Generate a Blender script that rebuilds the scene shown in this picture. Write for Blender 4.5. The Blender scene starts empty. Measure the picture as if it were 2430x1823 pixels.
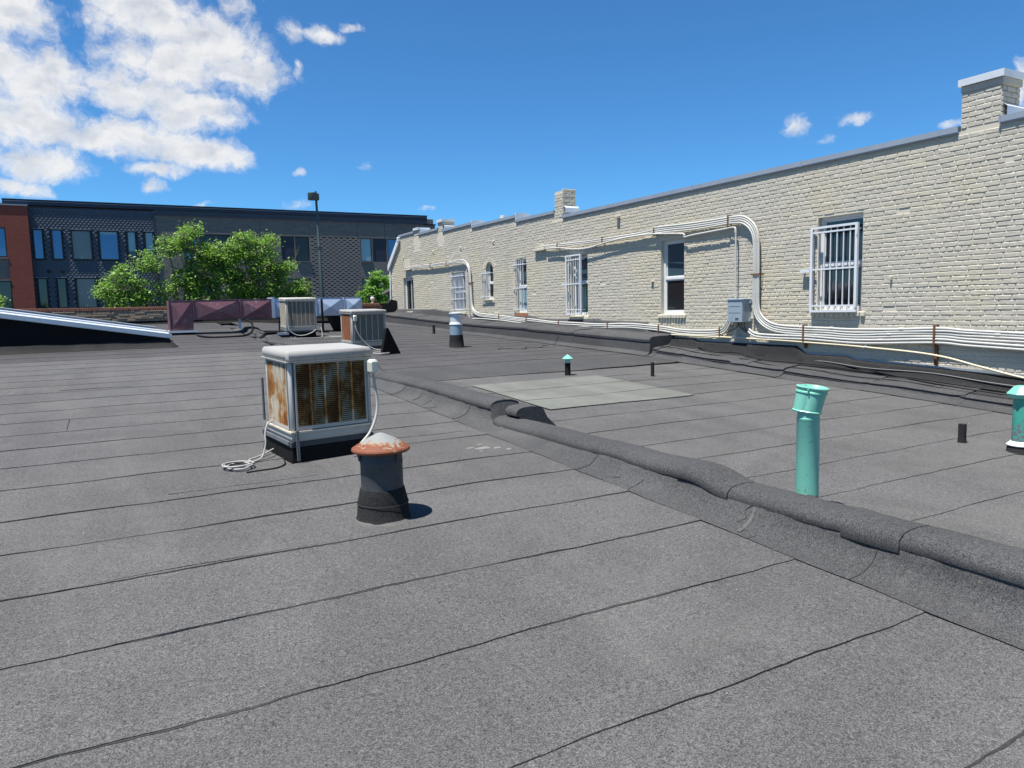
import bpy, math, random
from mathutils import Vector, Matrix, noise
R = math.radians
random.seed(7)
scene = bpy.context.scene
C = scene.collection

# ------------------------------------------------------------------ camera
TH, PI_, RO = R(29.11), R(5.88), R(1.31)
rt = Vector((math.cos(TH), -math.sin(TH), 0))
fw = Vector((math.sin(TH)*math.cos(PI_), math.cos(TH)*math.cos(PI_), -math.sin(PI_)))
dn = Vector((-math.sin(TH)*math.sin(PI_), -math.cos(TH)*math.sin(PI_), -math.cos(PI_)))
cr = rt*math.cos(RO) + dn*math.sin(RO)
cd = -rt*math.sin(RO) + dn*math.cos(RO)
cam = bpy.data.cameras.new('camera'); cam.sensor_width = 36; cam.sensor_fit = 'HORIZONTAL'
cam.lens = 36*1735/2430; cam.clip_start = 0.05; cam.clip_end = 6000
co = bpy.data.objects.new('camera', cam); C.objects.link(co); scene.camera = co
m3 = Matrix((cr, -cd, -fw)).transposed()
co.matrix_world = m3.to_4x4()

# ------------------------------------------------------------------ sun, sky, exposure
SUN_EL, SUN_AZ = R(71), R(-101)          # azimuth from +Y towards +X
tosun = Vector((math.sin(SUN_AZ)*math.cos(SUN_EL), math.cos(SUN_AZ)*math.cos(SUN_EL), math.sin(SUN_EL)))
sl = bpy.data.lights.new('sun', 'SUN'); sl.energy = 5.0; sl.angle = R(0.53); sl.color = (1, .965, .91)
so = bpy.data.objects.new('sun', sl); C.objects.link(so)
so.rotation_euler = tosun.to_track_quat('Z', 'Y').to_euler(); so.location = (-20, -5, 40)
vs = scene.view_settings
vs.view_transform = 'Standard'; vs.look = 'None'; vs.exposure = 0.88; vs.gamma = 1; vs.use_curve_mapping = False
scene.display_settings.display_device = 'sRGB'

class NT:
    """small helper round a node tree"""
    def __init__(s, tree): s.t = tree; s.n = tree.nodes; s.l = tree.links
    def new(s, typ, **kw):
        nd = s.n.new(typ)
        for k, v in kw.items(): setattr(nd, k, v)
        return nd
    def put(s, inp, v):
        if hasattr(v, 'is_output'): s.l.new(v, inp)
        else: inp.default_value = v
    def math(s, op, a, b=0.0, c=None, clamp=False):
        nd = s.new('ShaderNodeMath', operation=op, use_clamp=clamp)
        s.put(nd.inputs[0], a); s.put(nd.inputs[1], b)
        if c is not None: s.put(nd.inputs[2], c)
        return nd.outputs[0]
    def vmath(s, op, a, b=(0, 0, 0)):
        nd = s.new('ShaderNodeVectorMath', operation=op)
        s.put(nd.inputs[0], a); s.put(nd.inputs[1], b)
        return nd.outputs[1] if op in ('LENGTH', 'DOT_PRODUCT', 'DISTANCE') else nd.outputs[0]
    def mix(s, f, a, b, blend='MIX'):
        nd = s.new('ShaderNodeMix', data_type='RGBA', blend_type=blend)
        s.put(nd.inputs[0], f); s.put(nd.inputs[6], a); s.put(nd.inputs[7], b)
        return nd.outputs[2]
    def noise(s, vec, scale, detail=2.0, rough=.5, dist=0.0, out=0):
        nd = s.new('ShaderNodeTexNoise'); nd.inputs['Scale'].default_value = scale
        nd.inputs['Detail'].default_value = detail; nd.inputs['Roughness'].default_value = rough
        nd.inputs['Distortion'].default_value = dist
        if vec is not None: s.l.new(vec, nd.inputs['Vector'])
        return nd.outputs[out]
    def ramp(s, f, stops, interp='LINEAR'):
        nd = s.new('ShaderNodeValToRGB'); e = nd.color_ramp.elements; nd.color_ramp.interpolation = interp
        while len(e) < len(stops): e.new(.5)
        for el, (p, c) in zip(e, stops):
            el.position = p; el.color = (c, c, c, 1) if not isinstance(c, tuple) else (*c, 1)
        s.put(nd.inputs[0], f); return nd.outputs[0]
    def sstep(s, v, a, b):
        nd = s.new('ShaderNodeMapRange', interpolation_type='SMOOTHSTEP')
        s.put(nd.inputs[0], v); s.put(nd.inputs[1], a); s.put(nd.inputs[2], b)
        return nd.outputs[0]

w = bpy.data.worlds.new('World'); scene.world = w; w.use_nodes = True
w.cycles.sampling_method = 'MANUAL'; w.cycles.sample_map_resolution = 512
cy = scene.cycles; cy.max_bounces = 5; cy.diffuse_bounces = 3; cy.glossy_bounces = 3; cy.transmission_bounces = 3; cy.transparent_max_bounces = 6
W_ = NT(w.node_tree); W_.n.clear()
sky = W_.new('ShaderNodeTexSky', sky_type='NISHITA'); sky.sun_disc = False
sky.sun_elevation = SUN_EL; sky.sun_rotation = SUN_AZ % (2*math.pi)
sky.altitude = 1600; sky.air_density = 1.0; sky.dust_density = 0.15; sky.ozone_density = 3.0
gen = W_.new('ShaderNodeTexCoord').outputs['Generated']
sep = W_.new('ShaderNodeSeparateXYZ'); W_.l.new(gen, sep.inputs[0])
az = W_.math('ARCTAN2', sep.outputs[0], sep.outputs[1]); el = W_.math('ARCSINE', sep.outputs[2])
ang = W_.new('ShaderNodeCombineXYZ'); W_.l.new(az, ang.inputs[0]); W_.l.new(el, ang.inputs[1])
angv = ang.outputs[0]
# cloud banks: centre azimuth, elevation, half width, half height (degrees), weight
BANKS = [(-3.52, 18.58, 2.52, 1.71, 1), (-5.25, 15.99, 2.67, 2.77, 1), (-2.48, 14.96, 3.09, 2.07, 1), (-3.36, 12.39, 4.03, 1.87, 1), (-2.63, 10.04, 2.75, 1.29, 1), (-4.56, 8.48, 1.36, 0.64, 0.8), (4.43, 19.51, 4.3, 2.05, 1), (7.53, 18.35, 4.21, 2.02, 1), (5.29, 16.86, 4.66, 1.91, 1), (10.47, 16.65, 2.46, 1.85, 1), (3.33, 14.86, 3.72, 1.55, 1), (6.42, 13.94, 3.62, 1.47, 1), (2.35, 11.89, 6.17, 1.2, 1), (6.8, 11.37, 3.66, 1.11, 1), (9.29, 11.07, 1.43, 0.85, 0.9), (9.88, 20.59, 1.41, 1.48, 0.75), (4.43, 10.12, 2.43, 0.61, 0.85), (-2.99, 8.33, 1.17, 0.66, 0.75), (3.83, 8.98, 1.01, 0.67, 0.66), (13.04, 7.92, 1.26, 0.54, 0.62), (6.57, 7.82, 1.25, 0.29, 0.6), (13.53, 19.57, 1.24, 1.08, 0.66), (15.73, 19.44, 1.66, 0.73, 0.78), (17.72, 20.07, 1.22, 0.47, 0.66), (13.92, 17.13, 0.65, 1.02, 0.52), (13.69, 10.21, 0.66, 0.41, 0.62), (18.36, 10.9, 0.81, 0.53, 0.5), (22.87, 7.62, 0.83, 0.34, 0.66), (50.33, 12.07, 1.24, 0.99, 0.66), (52.14, 11.2, 0.92, 0.5, 0.6), (53.99, 12.22, 1.43, 0.65, 0.62), (59.52, 11.32, 0.95, 0.41, 0.52), (63.44, 12.64, 0.76, 2.17, 0.8), (-14, 16, 7, 5, 1.0), (-5, 24, 8, 4, 1.0), (8, 25, 7, 3.5, 1.0), (-45, 14, 10, 4, 0.9), (-80, 18, 10, 4, 0.9), (140, 18, 12, 4, 0.9)]
warp = W_.noise(angv, 26, 4, .6, 0, 1)
warpv = W_.vmath('MULTIPLY', W_.vmath('SUBTRACT', warp, (.5, .5, .5)), (.036, .026, 0))
pv = W_.vmath('ADD', angv, warpv)
def field(shift):
    p2 = W_.vmath('ADD', pv, shift) if shift else pv
    acc = None
    for (a, e_, rx, ry, k) in BANKS:
        d = W_.vmath('LENGTH', W_.vmath('DIVIDE', W_.vmath('SUBTRACT', p2, (R(a), R(e_), 0)), (R(rx), R(ry), 1)))
        v = W_.math('MULTIPLY_ADD', W_.math('MULTIPLY', d, d), -.62, k*.98)
        acc = v if acc is None else W_.math('SMOOTH_MAX', acc, v, .12)
    n1 = W_.noise(p2, 24, 8, .68); n2 = W_.noise(p2, 90, 3, .6)
    nn = W_.math('ADD', W_.math('MULTIPLY', W_.math('SUBTRACT', n1, .5), 1.7), W_.math('MULTIPLY', W_.math('SUBTRACT', n2, .5), .5))
    return W_.math('ADD', W_.math('MAXIMUM', acc, -1.2), nn)
dens = field(None)
alpha = W_.math('POWER', W_.sstep(dens, .05, .95), 1.25)
# thick middles go grey, thin rims stay white; slow billows between
bill = W_.noise(W_.vmath('MULTIPLY', pv, (1, 1.9, 1)), 21, 3, .5)
tone = W_.math('ADD', W_.math('MULTIPLY', W_.sstep(dens, .55, 1.6), -.34), W_.math('MULTIPLY', W_.math('SUBTRACT', bill, .5), 1.25))
tone = W_.math('ADD', tone, .84, clamp=True)
ccol = W_.ramp(tone, [(.18, (4.2, 4.7, 5.7)), (.52, (6.8, 7.2, 7.9)), (.85, (9.6, 9.6, 9.6))])
skyc = W_.mix(1.0, sky.outputs[0], (.60, 1.24, 1.66, 1), 'MULTIPLY')
final = W_.mix(W_.math('MULTIPLY', alpha, .96), skyc, ccol)
bg = W_.new('ShaderNodeBackground'); bg.inputs[1].default_value = .0505
W_.l.new(final, bg.inputs[0])
wo = W_.new('ShaderNodeOutputWorld'); W_.l.new(bg.outputs[0], wo.inputs[0])

# ------------------------------------------------------------------ mesh builder
class MB:
    def __init__(s): s.v = []; s.f = []; s.m = []
    def add(s, vs, fs, mi=0):
        b = len(s.v); s.v += [tuple(p) for p in vs]; s.f += [tuple(b+i for i in f) for f in fs]; s.m += [mi]*len(fs); return s
    def box(s, a, b, mi=0):
        x0, y0, z0 = a; x1, y1, z1 = b
        return s.add([(x0, y0, z0), (x1, y0, z0), (x1, y1, z0), (x0, y1, z0), (x0, y0, z1), (x1, y0, z1), (x1, y1, z1), (x0, y1, z1)],
                     [(0, 3, 2, 1), (4, 5, 6, 7), (0, 1, 5, 4), (1, 2, 6, 5), (2, 3, 7, 6), (3, 0, 4, 7)], mi)
    def bbox(s, a, b, r, mi=0):
        """box with chamfered edges (r)"""
        x0, y0, z0 = a; x1, y1, z1 = b
        r = min(r, (x1-x0)*.45, (y1-y0)*.45, (z1-z0)*.45)
        def ring(z, i): return [(x0+i+r, y0+i, z), (x1-i-r, y0+i, z), (x1-i, y0+i+r, z), (x1-i, y1-i-r, z), (x1-i-r, y1-i, z), (x0+i+r, y1-i, z), (x0+i, y1-i-r, z), (x0+i, y0+i+r, z)]
        vs = ring(z0, r*.6) + ring(z0+r, 0) + ring(z1-r, 0) + ring(z1, r*.6)
        fs = [tuple(range(7, -1, -1)), tuple(range(24, 32))]
        for k in range(3):
            for i in range(8): fs.append((k*8+i, k*8+(i+1) % 8, k*8+8+(i+1) % 8, k*8+8+i))
        return s.add(vs, fs, mi)
    def prism(s, poly, a, b, mi=0):
        """poly: list of 3D points; extruded by vector b-a (a is ignored origin)"""
        d = Vector(b)-Vector(a); n = len(poly)
        vs = [tuple(p) for p in poly] + [tuple(Vector(p)+d) for p in poly]
        fs = [tuple(range(n-1, -1, -1)), tuple(range(n, 2*n))] + [(i, (i+1) % n, n+(i+1) % n, n+i) for i in range(n)]
        return s.add(vs, fs, mi)
    def grid(s, rows, mi=0, flip=False):
        n = len(rows[0]); vs = [p for r in rows for p in r]; fs = []
        for i in range(len(rows)-1):
            for j in range(n-1):
                q = (i*n+j, i*n+j+1, (i+1)*n+j+1, (i+1)*n+j)
                fs.append(q[::-1] if flip else q)
        return s.add(vs, fs, mi)
    def tube(s, path, r, n=8, mi=0, cap=True):
        path = [Vector(p) for p in path]; rows = []; up = Vector((0, 0, 1)); N = len(path)
        rr = r if isinstance(r, (list, tuple)) else [r]*N
        prev = None
        for i, p in enumerate(path):
            t = (path[min(i+1, N-1)]-path[max(i-1, 0)])
            if t.length < 1e-9: t = Vector((0, 0, 1))
            t.normalize()
            if prev is None:
                a = t.orthogonal().normalized()
            else:
                a = prev - t*prev.dot(t)
                a = a.normalized() if a.length > 1e-6 else t.orthogonal().normalized()
            prev = a; b = t.cross(a)
            rows.append([tuple(p+(a*math.cos(k*2*math.pi/n)+b*math.sin(k*2*math.pi/n))*rr[i]) for k in range(n)])
        base = len(s.v); vs = [q for row in rows for q in row]; fs = []
        for i in range(N-1):
            for k in range(n): fs.append((i*n+k, i*n+(k+1) % n, (i+1)*n+(k+1) % n, (i+1)*n+k))
        if cap: fs += [tuple(range(n-1, -1, -1)), tuple(range((N-1)*n, N*n))]
        return s.add(vs, fs, mi)
    def lathe(s, prof, c, n=24, mi=0, capt=True, capb=True, jit=0.0):
        vs = []; fs = []
        for (r, z) in prof:
            for k in range(n):
                a = 2*math.pi*k/n; q = r*(1+jit*noise.noise(Vector((math.cos(a)*2, math.sin(a)*2, z*9))))
                vs.append((c[0]+q*math.cos(a), c[1]+q*math.sin(a), c[2]+z))
        for i in range(len(prof)-1):
            for k in range(n): fs.append((i*n+k, i*n+(k+1) % n, (i+1)*n+(k+1) % n, (i+1)*n+k))
        if capb: fs.append(tuple(range(n-1, -1, -1)))
        if capt: fs.append(tuple(range((len(prof)-1)*n, len(prof)*n)))
        return s.add(vs, fs, mi)
    def xf(s, fn): s.v = [tuple(fn(Vector(p))) for p in s.v]; return s
    def mesh(s, name, mats, smooth=False, org=(0, 0, 0)):
        me = bpy.data.meshes.new(name)
        ox, oy, oz = org
        me.from_pydata([(x-ox, y-oy, z-oz) for x, y, z in s.v], [], s.f)
        for m in (mats if isinstance(mats, (list, tuple)) else [mats]): me.materials.append(M[m])
        if any(s.m): me.polygons.foreach_set('material_index', s.m)
        if smooth is True: me.polygons.foreach_set('use_smooth', [True]*len(s.f))
        elif smooth: me.shade_smooth() if False else None
        me.update(); return me
    def build(s, name, mats, parent=None, smooth=False, angle=None):
        me = s.mesh(name, mats, smooth, wloc(parent))
        if angle is not None:
            me.polygons.foreach_set('use_smooth', [True]*len(s.f)); me.set_sharp_from_angle(angle=R(angle))
        o = bpy.data.objects.new(name, me); C.objects.link(o)
        if parent is not None: o.parent = parent
        return o

GROUPS = {'roof_vent': 'vents standing on the roofs', 'conduit_bundle': 'white conduits fixed to the brick wall', 'conduit': 'white conduits fixed to the brick wall', 'wall_curb': 'felt curbs at the foot of the brick wall', 'cable': 'loose cables on the roof', 'pipe_stub': 'black pipe stubs on the roof', 'water_hose': 'hoses of the coolers', 'drain_pipe': 'black drain pipes over the low parapet'}
def wloc(o):
    v = Vector((0, 0, 0))
    while o is not None: v += o.location; o = o.parent
    return tuple(v)
def thing(name, label, cat, loc, group=None):
    o = bpy.data.objects.new(name, None); C.objects.link(o); o.location = loc; o.empty_display_size = .2
    return tag(o, label, cat, group)
def tag(o, label, cat, group=None, kind=None):
    o['label'] = label; o['category'] = cat
    group = group or GROUPS.get(o.name.split('.')[0])
    if group: o['group'] = group
    if kind: o['kind'] = kind
    return o
def struct(name, loc=(0, 0, 0)):
    o = bpy.data.objects.new(name, None); C.objects.link(o); o.location = loc; o['kind'] = 'structure'; return o
def inst(name, me, parent, loc=(0, 0, 0), rot=None, scale=None):
    o = bpy.data.objects.new(name, me); C.objects.link(o); o.parent = parent; o.location = loc
    if rot: o.rotation_euler = rot
    if scale: o.scale = scale
    return o
def nz(x, y=0.0, z=0.0): return noise.noise(Vector((x, y, z)))
def smooth_path(pts, n=8):
    """Catmull-Rom through the points"""
    P = [Vector(p) for p in pts]; out = []
    for i in range(len(P)-1):
        p0, p1, p2, p3 = P[max(i-1, 0)], P[i], P[i+1], P[min(i+2, len(P)-1)]
        for k in range(n):
            t = k/n
            out.append(.5*((2*p1)+(p2-p0)*t+(2*p0-5*p1+4*p2-p3)*t*t+(3*p1-p0-3*p2+p3)*t**3))
    out.append(P[-1]); return out

# ------------------------------------------------------------------ materials
M = {}
def mat(name, fn, rough=.8, metal=0.0, spec=.3, k=.82):
    m = bpy.data.materials.new(name); m.use_nodes = True; t = NT(m.node_tree)
    b = t.n['Principled BSDF']; b.inputs['Roughness'].default_value = rough; b.inputs['Metallic'].default_value = metal
    b.inputs['Specular IOR Level'].default_value = spec
    pos = t.new('ShaderNodeNewGeometry').outputs['Position']
    c = fn(t, pos, b)
    if c is not None: t.put(b.inputs['Base Color'], t.mix(1.0, c, (k, k, k, 1), 'MULTIPLY'))
    M[name] = m; return m
def bump(t, b, h, strength, dist):
    nd = t.new('ShaderNodeBump'); nd.inputs['Strength'].default_value = strength; nd.inputs['Distance'].default_value = dist
    t.l.new(h, nd.inputs['Height']); t.l.new(nd.outputs[0], b.inputs['Normal'])
def granules(lo, hi, dust, dustamt, tint=(1, 1, 1)):
    def fn(t, pos, b):
        g1 = t.noise(pos, 330, 2, .75); g2 = t.noise(pos, 130, 2, .6); g3 = t.noise(pos, 46, 2, .5)
        g = t.math('ADD', t.math('MULTIPLY', g1, .50), t.math('ADD', t.math('MULTIPLY', g2, .38), t.math('MULTIPLY', g3, .12)))
        col = t.ramp(g, [(.36, tuple(lo*k for k in tint)), (.5, tuple((lo+hi)*.42*k for k in tint)), (.64, tuple(hi*k for k in tint))])
        # ponding and dust: broad tides, streaks running down the fall, small scuffs
        mp = t.new('ShaderNodeMapping'); t.l.new(pos, mp.inputs[0]); mp.inputs['Scale'].default_value = (.55, 1.1, 1)
        ms = t.new('ShaderNodeMapping'); t.l.new(pos, ms.inputs[0]); ms.inputs['Scale'].default_value = (3.2, .55, 1); ms.inputs['Rotation'].default_value = (0, 0, .25)
        d = t.noise(mp.outputs[0], .9, 7, .66, .8); d2 = t.noise(pos, .33, 4, .55, .5); st = t.noise(ms.outputs[0], .8, 5, .6, .4)
        f = t.math('ADD', t.math('MULTIPLY', d, .5), t.math('ADD', t.math('MULTIPLY', d2, .35), t.math('MULTIPLY', st, .25)))
        col = t.mix(t.math('MULTIPLY', t.sstep(f, .52, .74), dustamt), col, t.mix(g, tuple(.62*k for k in dust)+(1,), tuple(1.4*k for k in dust)+(1,)))
        dk = t.sstep(t.math('ADD', t.math('MULTIPLY', t.noise(pos, .6, 6, .65, 1.0), .7), t.math('MULTIPLY', st, .3)), .40, .60)
        col = t.mix(1.0, col, t.ramp(dk, [(0, .87), (1, 1.06)]), 'MULTIPLY')
        sc = t.sstep(t.noise(mp.outputs[0], 3.1, 6, .68, .5), .60, .76)
        col = t.mix(t.math('MULTIPLY', sc, .22), col, tuple(1.35*k for k in dust)+(1,))
        bump(t, b, t.math('ADD', g1, g2), .5, .003)
        return col
    return fn
mat('membrane', granules(.006, .262, (.150, .146, .134), .55, (1.025, 1.0, .985)), .92, spec=.2, k=.73)
mat('membrane_far', granules(.008, .20, (.125, .121, .116), .40, (1.015, .99, 1.015)), .92, spec=.2, k=.64)
mat('membrane_curb', granules(.003, .155, (.10, .097, .092), .35, (1.0, 1.0, 1.02)), .92, spec=.2)  # same felt toned down: grazing-sun shade on parapet and curbs put into the colour
mat('membrane_skirt', granules(.004, .19, (.150, .146, .134), .5, (1.0, 1.0, 1.01)), .92, spec=.2, k=.72)
mat('membrane_green', granules(.10, .27, (.225, .235, .205), .45, (.97, 1.0, .89)), .92, spec=.2)
mat('membrane_dark', granules(.003, .055, (.06, .058, .055), .2), .9, spec=.15)
def bit(t, pos, b):
    n = t.noise(pos, 40, 3); bump(t, b, n, .4, .004)
    return t.mix(n, (.022, .022, .022, 1), (.075, .073, .070, 1))
mat('bitumen', bit, .75, spec=.2)
mat('black_paint', lambda t, p, b: t.mix(t.noise(p, 6, 4), (.005, .005, .005, 1), (.013, .0128, .0125, 1)), .75, spec=.15)
def paint(c1, c2, sc=3.0, stain=None, amt=.4, bmp=.15):
    def fn(t, pos, b):
        c = t.mix(t.noise(pos, sc, 4, .6), c1+(1,), c2+(1,))
        if stain:
            c = t.mix(t.math('MULTIPLY', t.sstep(t.noise(pos, sc*1.7, 5, .65, .5), .54, .72), amt), c, stain+(1,))
        bump(t, b, t.noise(pos, 60, 3), bmp, .003)
        return c
    return fn
def brickpaint(t, pos, b):
    oi = t.new('ShaderNodeObjectInfo').outputs['Random']
    big = t.noise(pos, .55, 4, .6, .4); mid = t.noise(pos, 5.5, 3, .6)
    c = t.ramp(big, [(.32, (.53, .492, .415)), (.5, (.55, .505, .405)), (.66, (.58, .52, .385))])
    c = t.mix(t.math('MULTIPLY', t.sstep(mid, .45, .7), .35), c, (.62, .575, .49, 1))
    c = t.mix(t.math('MULTIPLY', t.sstep(t.noise(pos, 9, 5, .7), .57, .75), .18), c, (.40, .372, .31, 1))
    ws = t.new('ShaderNodeMapping'); t.l.new(pos, ws.inputs[0]); ws.inputs['Scale'].default_value = (1, 2.6, .22)
    c = t.mix(t.math('MULTIPLY', t.sstep(t.noise(ws.outputs[0], 1.0, 5, .6), .55, .78), .35), c, (.36, .345, .30, 1))
    c = t.mix(t.math('MULTIPLY', t.math('SUBTRACT', oi, .5), .18), c, (.46, .43, .36, 1))
    bump(t, b, t.math('ADD', t.noise(pos, 38, 4, .65), t.math('MULTIPLY', t.noise(pos, 11, 2), 1.5)), .55, .008)
    return c
mat('brick_paint', brickpaint, .75, spec=.25)
mat('mortar_paint', paint((.58, .535, .43), (.66, .61, .49), 4, (.45, .42, .35), .4, .4), .8, spec=.2)
mat('sill_paint', paint((.66, .58, .38), (.70, .65, .52), 7, (.72, .50, .22), .6), .7)
mat('galv', paint((.28, .32, .37), (.40, .44, .48), 2.5, (.23, .26, .30), .4, .1), .45, .3, .4)
mat('galv_white', paint((.62, .66, .69), (.76, .78, .80), 3, (.45, .47, .5), .3, .1), .45, .1, .5)
mat('pvc', paint((.54, .53, .48), (.63, .615, .56), 3, (.38, .355, .30), .45, .05), .42, 0, .45)
mat('pvc_yellow', paint((.66, .56, .36), (.76, .68, .5), 1.2, (.75, .73, .68), .5, .05), .45, 0, .4)
mat('rusty_strap', paint((.10, .04, .02), (.28, .12, .05), 20, (.05, .04, .035), .5), .8)
mat('white_metal', paint((.68, .70, .72), (.80, .81, .82), 5, (.50, .45, .38), .3, .05), .45, 0, .45)
mat('vinyl', paint((.70, .71, .70), (.80, .80, .78), 4, (.6, .52, .38), .25, .05), .5)
def glass(c, rough=.04, spec=.9):
    return lambda t, p, b: t.mix(t.noise(p, .7, 2), c+(1,), tuple(k*.7 for k in c)+(1,))
mat('glass_dark', glass((.018, .022, .024)), .05, 0, .8)
mat('glass_teal', glass((.05, .105, .125)), .08, 0, .8)
mat('glass_sky', glass((.10, .22, .38)), .03, .55, 1.0)  # blue of the mirrored sky put into the pane colour
mat('glass_pale', glass((.33, .47, .52)), .12, .1, .8)
mat('glass_grey', glass((.20, .20, .20)), .15, 0, .8)
mat('glass_brown', glass((.020, .013, .011)), .1, 0, .5)
mat('blind', paint((.42, .47, .48), (.50, .54, .54), 3), .6)
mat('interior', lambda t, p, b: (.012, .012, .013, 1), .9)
mat('box_grey', paint((.33, .40, .46), (.42, .48, .53), 4, (.28, .32, .36), .4, .05), .4, .2, .5)
def rustpanel(amount, c1=(.62, .60, .53), c2=(.70, .68, .62)):
    def fn(t, pos, b):
        mp = t.new('ShaderNodeMapping'); t.l.new(pos, mp.inputs[0]); mp.inputs['Scale'].default_value = (7, 7, 1.6)
        s1 = t.noise(mp.outputs[0], 1.0, 6, .68, .5); s2 = t.noise(pos, 22, 5, .7); s3 = t.noise(pos, 3.1, 3, .55)
        f = t.math('ADD', t.math('ADD', t.math('MULTIPLY', s1, .75), t.math('MULTIPLY', s3, .75)), t.math('MULTIPLY', s2, .35))
        f = t.math('ADD', f, amount)
        c = t.mix(s2, c1+(1,), c2+(1,))
        c = t.mix(t.sstep(f, .98, 1.12), c, (.42, .20, .05, 1))
        c = t.mix(t.sstep(f, 1.08, 1.20), c, t.mix(s2, (.16, .055, .018, 1), (.30, .115, .035, 1)))
        c = t.mix(t.sstep(f, 1.24, 1.40), c, (.035, .015, .010, 1))
        return c
    return fn
mat('louver_rusty', rustpanel(.19, (.56, .45, .28), (.64, .53, .35)), .85, 0, .1)
mat('louver_side', rustpanel(.13, (.55, .50, .40), (.62, .57, .46)), .85, 0, .1)
mat('louver_orange', lambda t, p, b: t.mix(t.noise(p, 18, 4, .6), (.30, .10, .045, 1), (.42, .19, .10, 1)), .8)
mat('louver_beige', rustpanel(-.08, (.50, .43, .32), (.58, .51, .40)), .85, 0, .1)
mat('cooler_paint', paint((.47, .45, .395), (.56, .535, .48), 2.2, (.33, .28, .21), .45, .05), .6, 0, .2)
mat('cooler_white', paint((.37, .36, .33), (.43, .42, .385), 2.0, (.29, .255, .20), .5, .05), .5, 0, .3)
mat('cooler_post', paint((.44, .44, .41), (.53, .525, .49), 2.0, (.36, .32, .25), .4, .05), .55, 0, .25)
mat('pad_dark', paint((.030, .024, .020), (.075, .060, .048), 20), .95)
mat('pad_tan', paint((.13, .105, .075), (.22, .175, .12), 20), .95)
mat('ledge_rust', paint((.78, .74, .62), (.70, .60, .42), 9, (.62, .26, .06), .8), .5)
mat('hose_grey', paint((.44, .43, .40), (.52, .51, .47), 6), .55)
mat('hose_white', paint((.36, .35, .32), (.44, .43, .40), 6), .5)
mat('plastic_box', paint((.60, .62, .50), (.70, .71, .60), 6), .3, 0, .5)
mat('perf_strip', paint((.16, .17, .18), (.34, .35, .36), 60), .5, .5)
def rustcap(t, pos, b):
    sp = t.new('ShaderNodeSeparateXYZ'); t.l.new(pos, sp.inputs[0])
    r = t.vmath('LENGTH', t.vmath('MULTIPLY', t.vmath('SUBTRACT', pos, (1.605, 4.745, 0)), (1, 1, 0)))
    n = t.noise(pos, 17, 5, .7, .8); n2 = t.noise(pos, 50, 4, .7)
    f = t.math('ADD', t.math('MULTIPLY', r, 5.2), t.math('MULTIPLY', t.math('SUBTRACT', n, .5), 1.7))
    c = t.mix(n2, (.215, .245, .26, 1), (.30, .28, .235, 1))
    c = t.mix(t.sstep(f, .60, .74), c, (.34, .215, .105, 1))
    c = t.mix(t.sstep(f, .68, .80), c, t.mix(n2, (.15, .045, .02, 1), (.26, .092, .045, 1)))
    return c
mat('rust_cap', rustcap, .65)
mat('pipe_grey', paint((.060, .064, .070), (.10, .105, .112), 9, (.03, .03, .032), .5, .1), .6, .1, .2)
def chipped(c1, c2, low, chip=(.20, .16, .16)):
    def fn(t, pos, b):
        sp = t.new('ShaderNodeSeparateXYZ'); t.l.new(pos, sp.inputs[0])
        c = t.mix(t.noise(pos, 5, 3), c1+(1,), c2+(1,))
        base = t.sstep(sp.outputs[2], low+.14, low+.02)
        f = t.math('ADD', t.noise(pos, 34, 5, .65, .4), t.math('MULTIPLY', base, .17))
        c = t.mix(t.sstep(f, .635, .655), c, chip+(1,)); c = t.mix(t.math('MULTIPLY', t.sstep(t.noise(pos, 7, 4, .6), .52, .75), .28), c, tuple(.6*q for q in c1)+(1,))
        return c
    return fn
mat('green_paint', chipped((.185, .545, .415), (.235, .61, .475), -1.43), .35, 0, .5)
mat('green_chipped', chipped((.055, .34, .255), (.075, .40, .30), -1.30, (.16, .17, .19)), .4, 0, .45)
mat('stack_white', paint((.62, .66, .70), (.74, .77, .79), 6, (.42, .45, .5), .4), .4, .2)
mat('stack_blue', paint((.24, .34, .42), (.32, .42, .50), 6, (.42, .47, .5), .4), .4, .2)
mat('duct_maroon', paint((.17, .065, .078), (.24, .11, .125), 3.5, (.38, .32, .35), .6, .1), .45, .1, .5)
mat('duct_blue', paint((.50, .60, .74), (.60, .68, .80), 2, (.40, .50, .64), .4, .05), .32, .25, .5)
mat('sky_metal', paint((.45, .52, .60), (.56, .62, .68), 2, (.36, .42, .5), .4, .05), .35, .4, .5)
mat('scale_metal', paint((.085, .093, .112), (.11, .118, .138), 1.0), .55, .1, .4)
mat('fascia', paint((.028, .034, .058), (.036, .043, .07), 1.0), .45, .1, .4)
mat('dark_frame', lambda t, p, b: (.012, .012, .015, 1), .45)
def courses(c1, c2, mort, bw, bh):
    def fn(t, pos, b):
        sp = t.new('ShaderNodeSeparateXYZ'); t.l.new(pos, sp.inputs[0])
        cb = t.new('ShaderNodeCombineXYZ'); t.l.new(sp.outputs[0], cb.inputs[0]); t.l.new(sp.outputs[2], cb.inputs[1])
        br = t.new('ShaderNodeTexBrick'); t.l.new(cb.outputs[0], br.inputs[0])
        br.inputs['Color1'].default_value = c1+(1,); br.inputs['Color2'].default_value = c2+(1,); br.inputs['Mortar'].default_value = mort+(1,)
        br.inputs['Scale'].default_value = 1; br.inputs['Brick Width'].default_value = bw; br.inputs['Row Height'].default_value = bh
        br.inputs['Mortar Size'].default_value = .008
        bump(t, b, br.outputs['Fac'], -.5, .01)
        return t.mix(t.math('MULTIPLY', t.noise(pos, 1.2, 4), .5), br.outputs[0], tuple(k*.8 for k in c1)+(1,))
    return fn
mat('dark_brick', courses((.20, .185, .165), (.28, .258, .232), (.14, .13, .117), .30, .072), .85)
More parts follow.
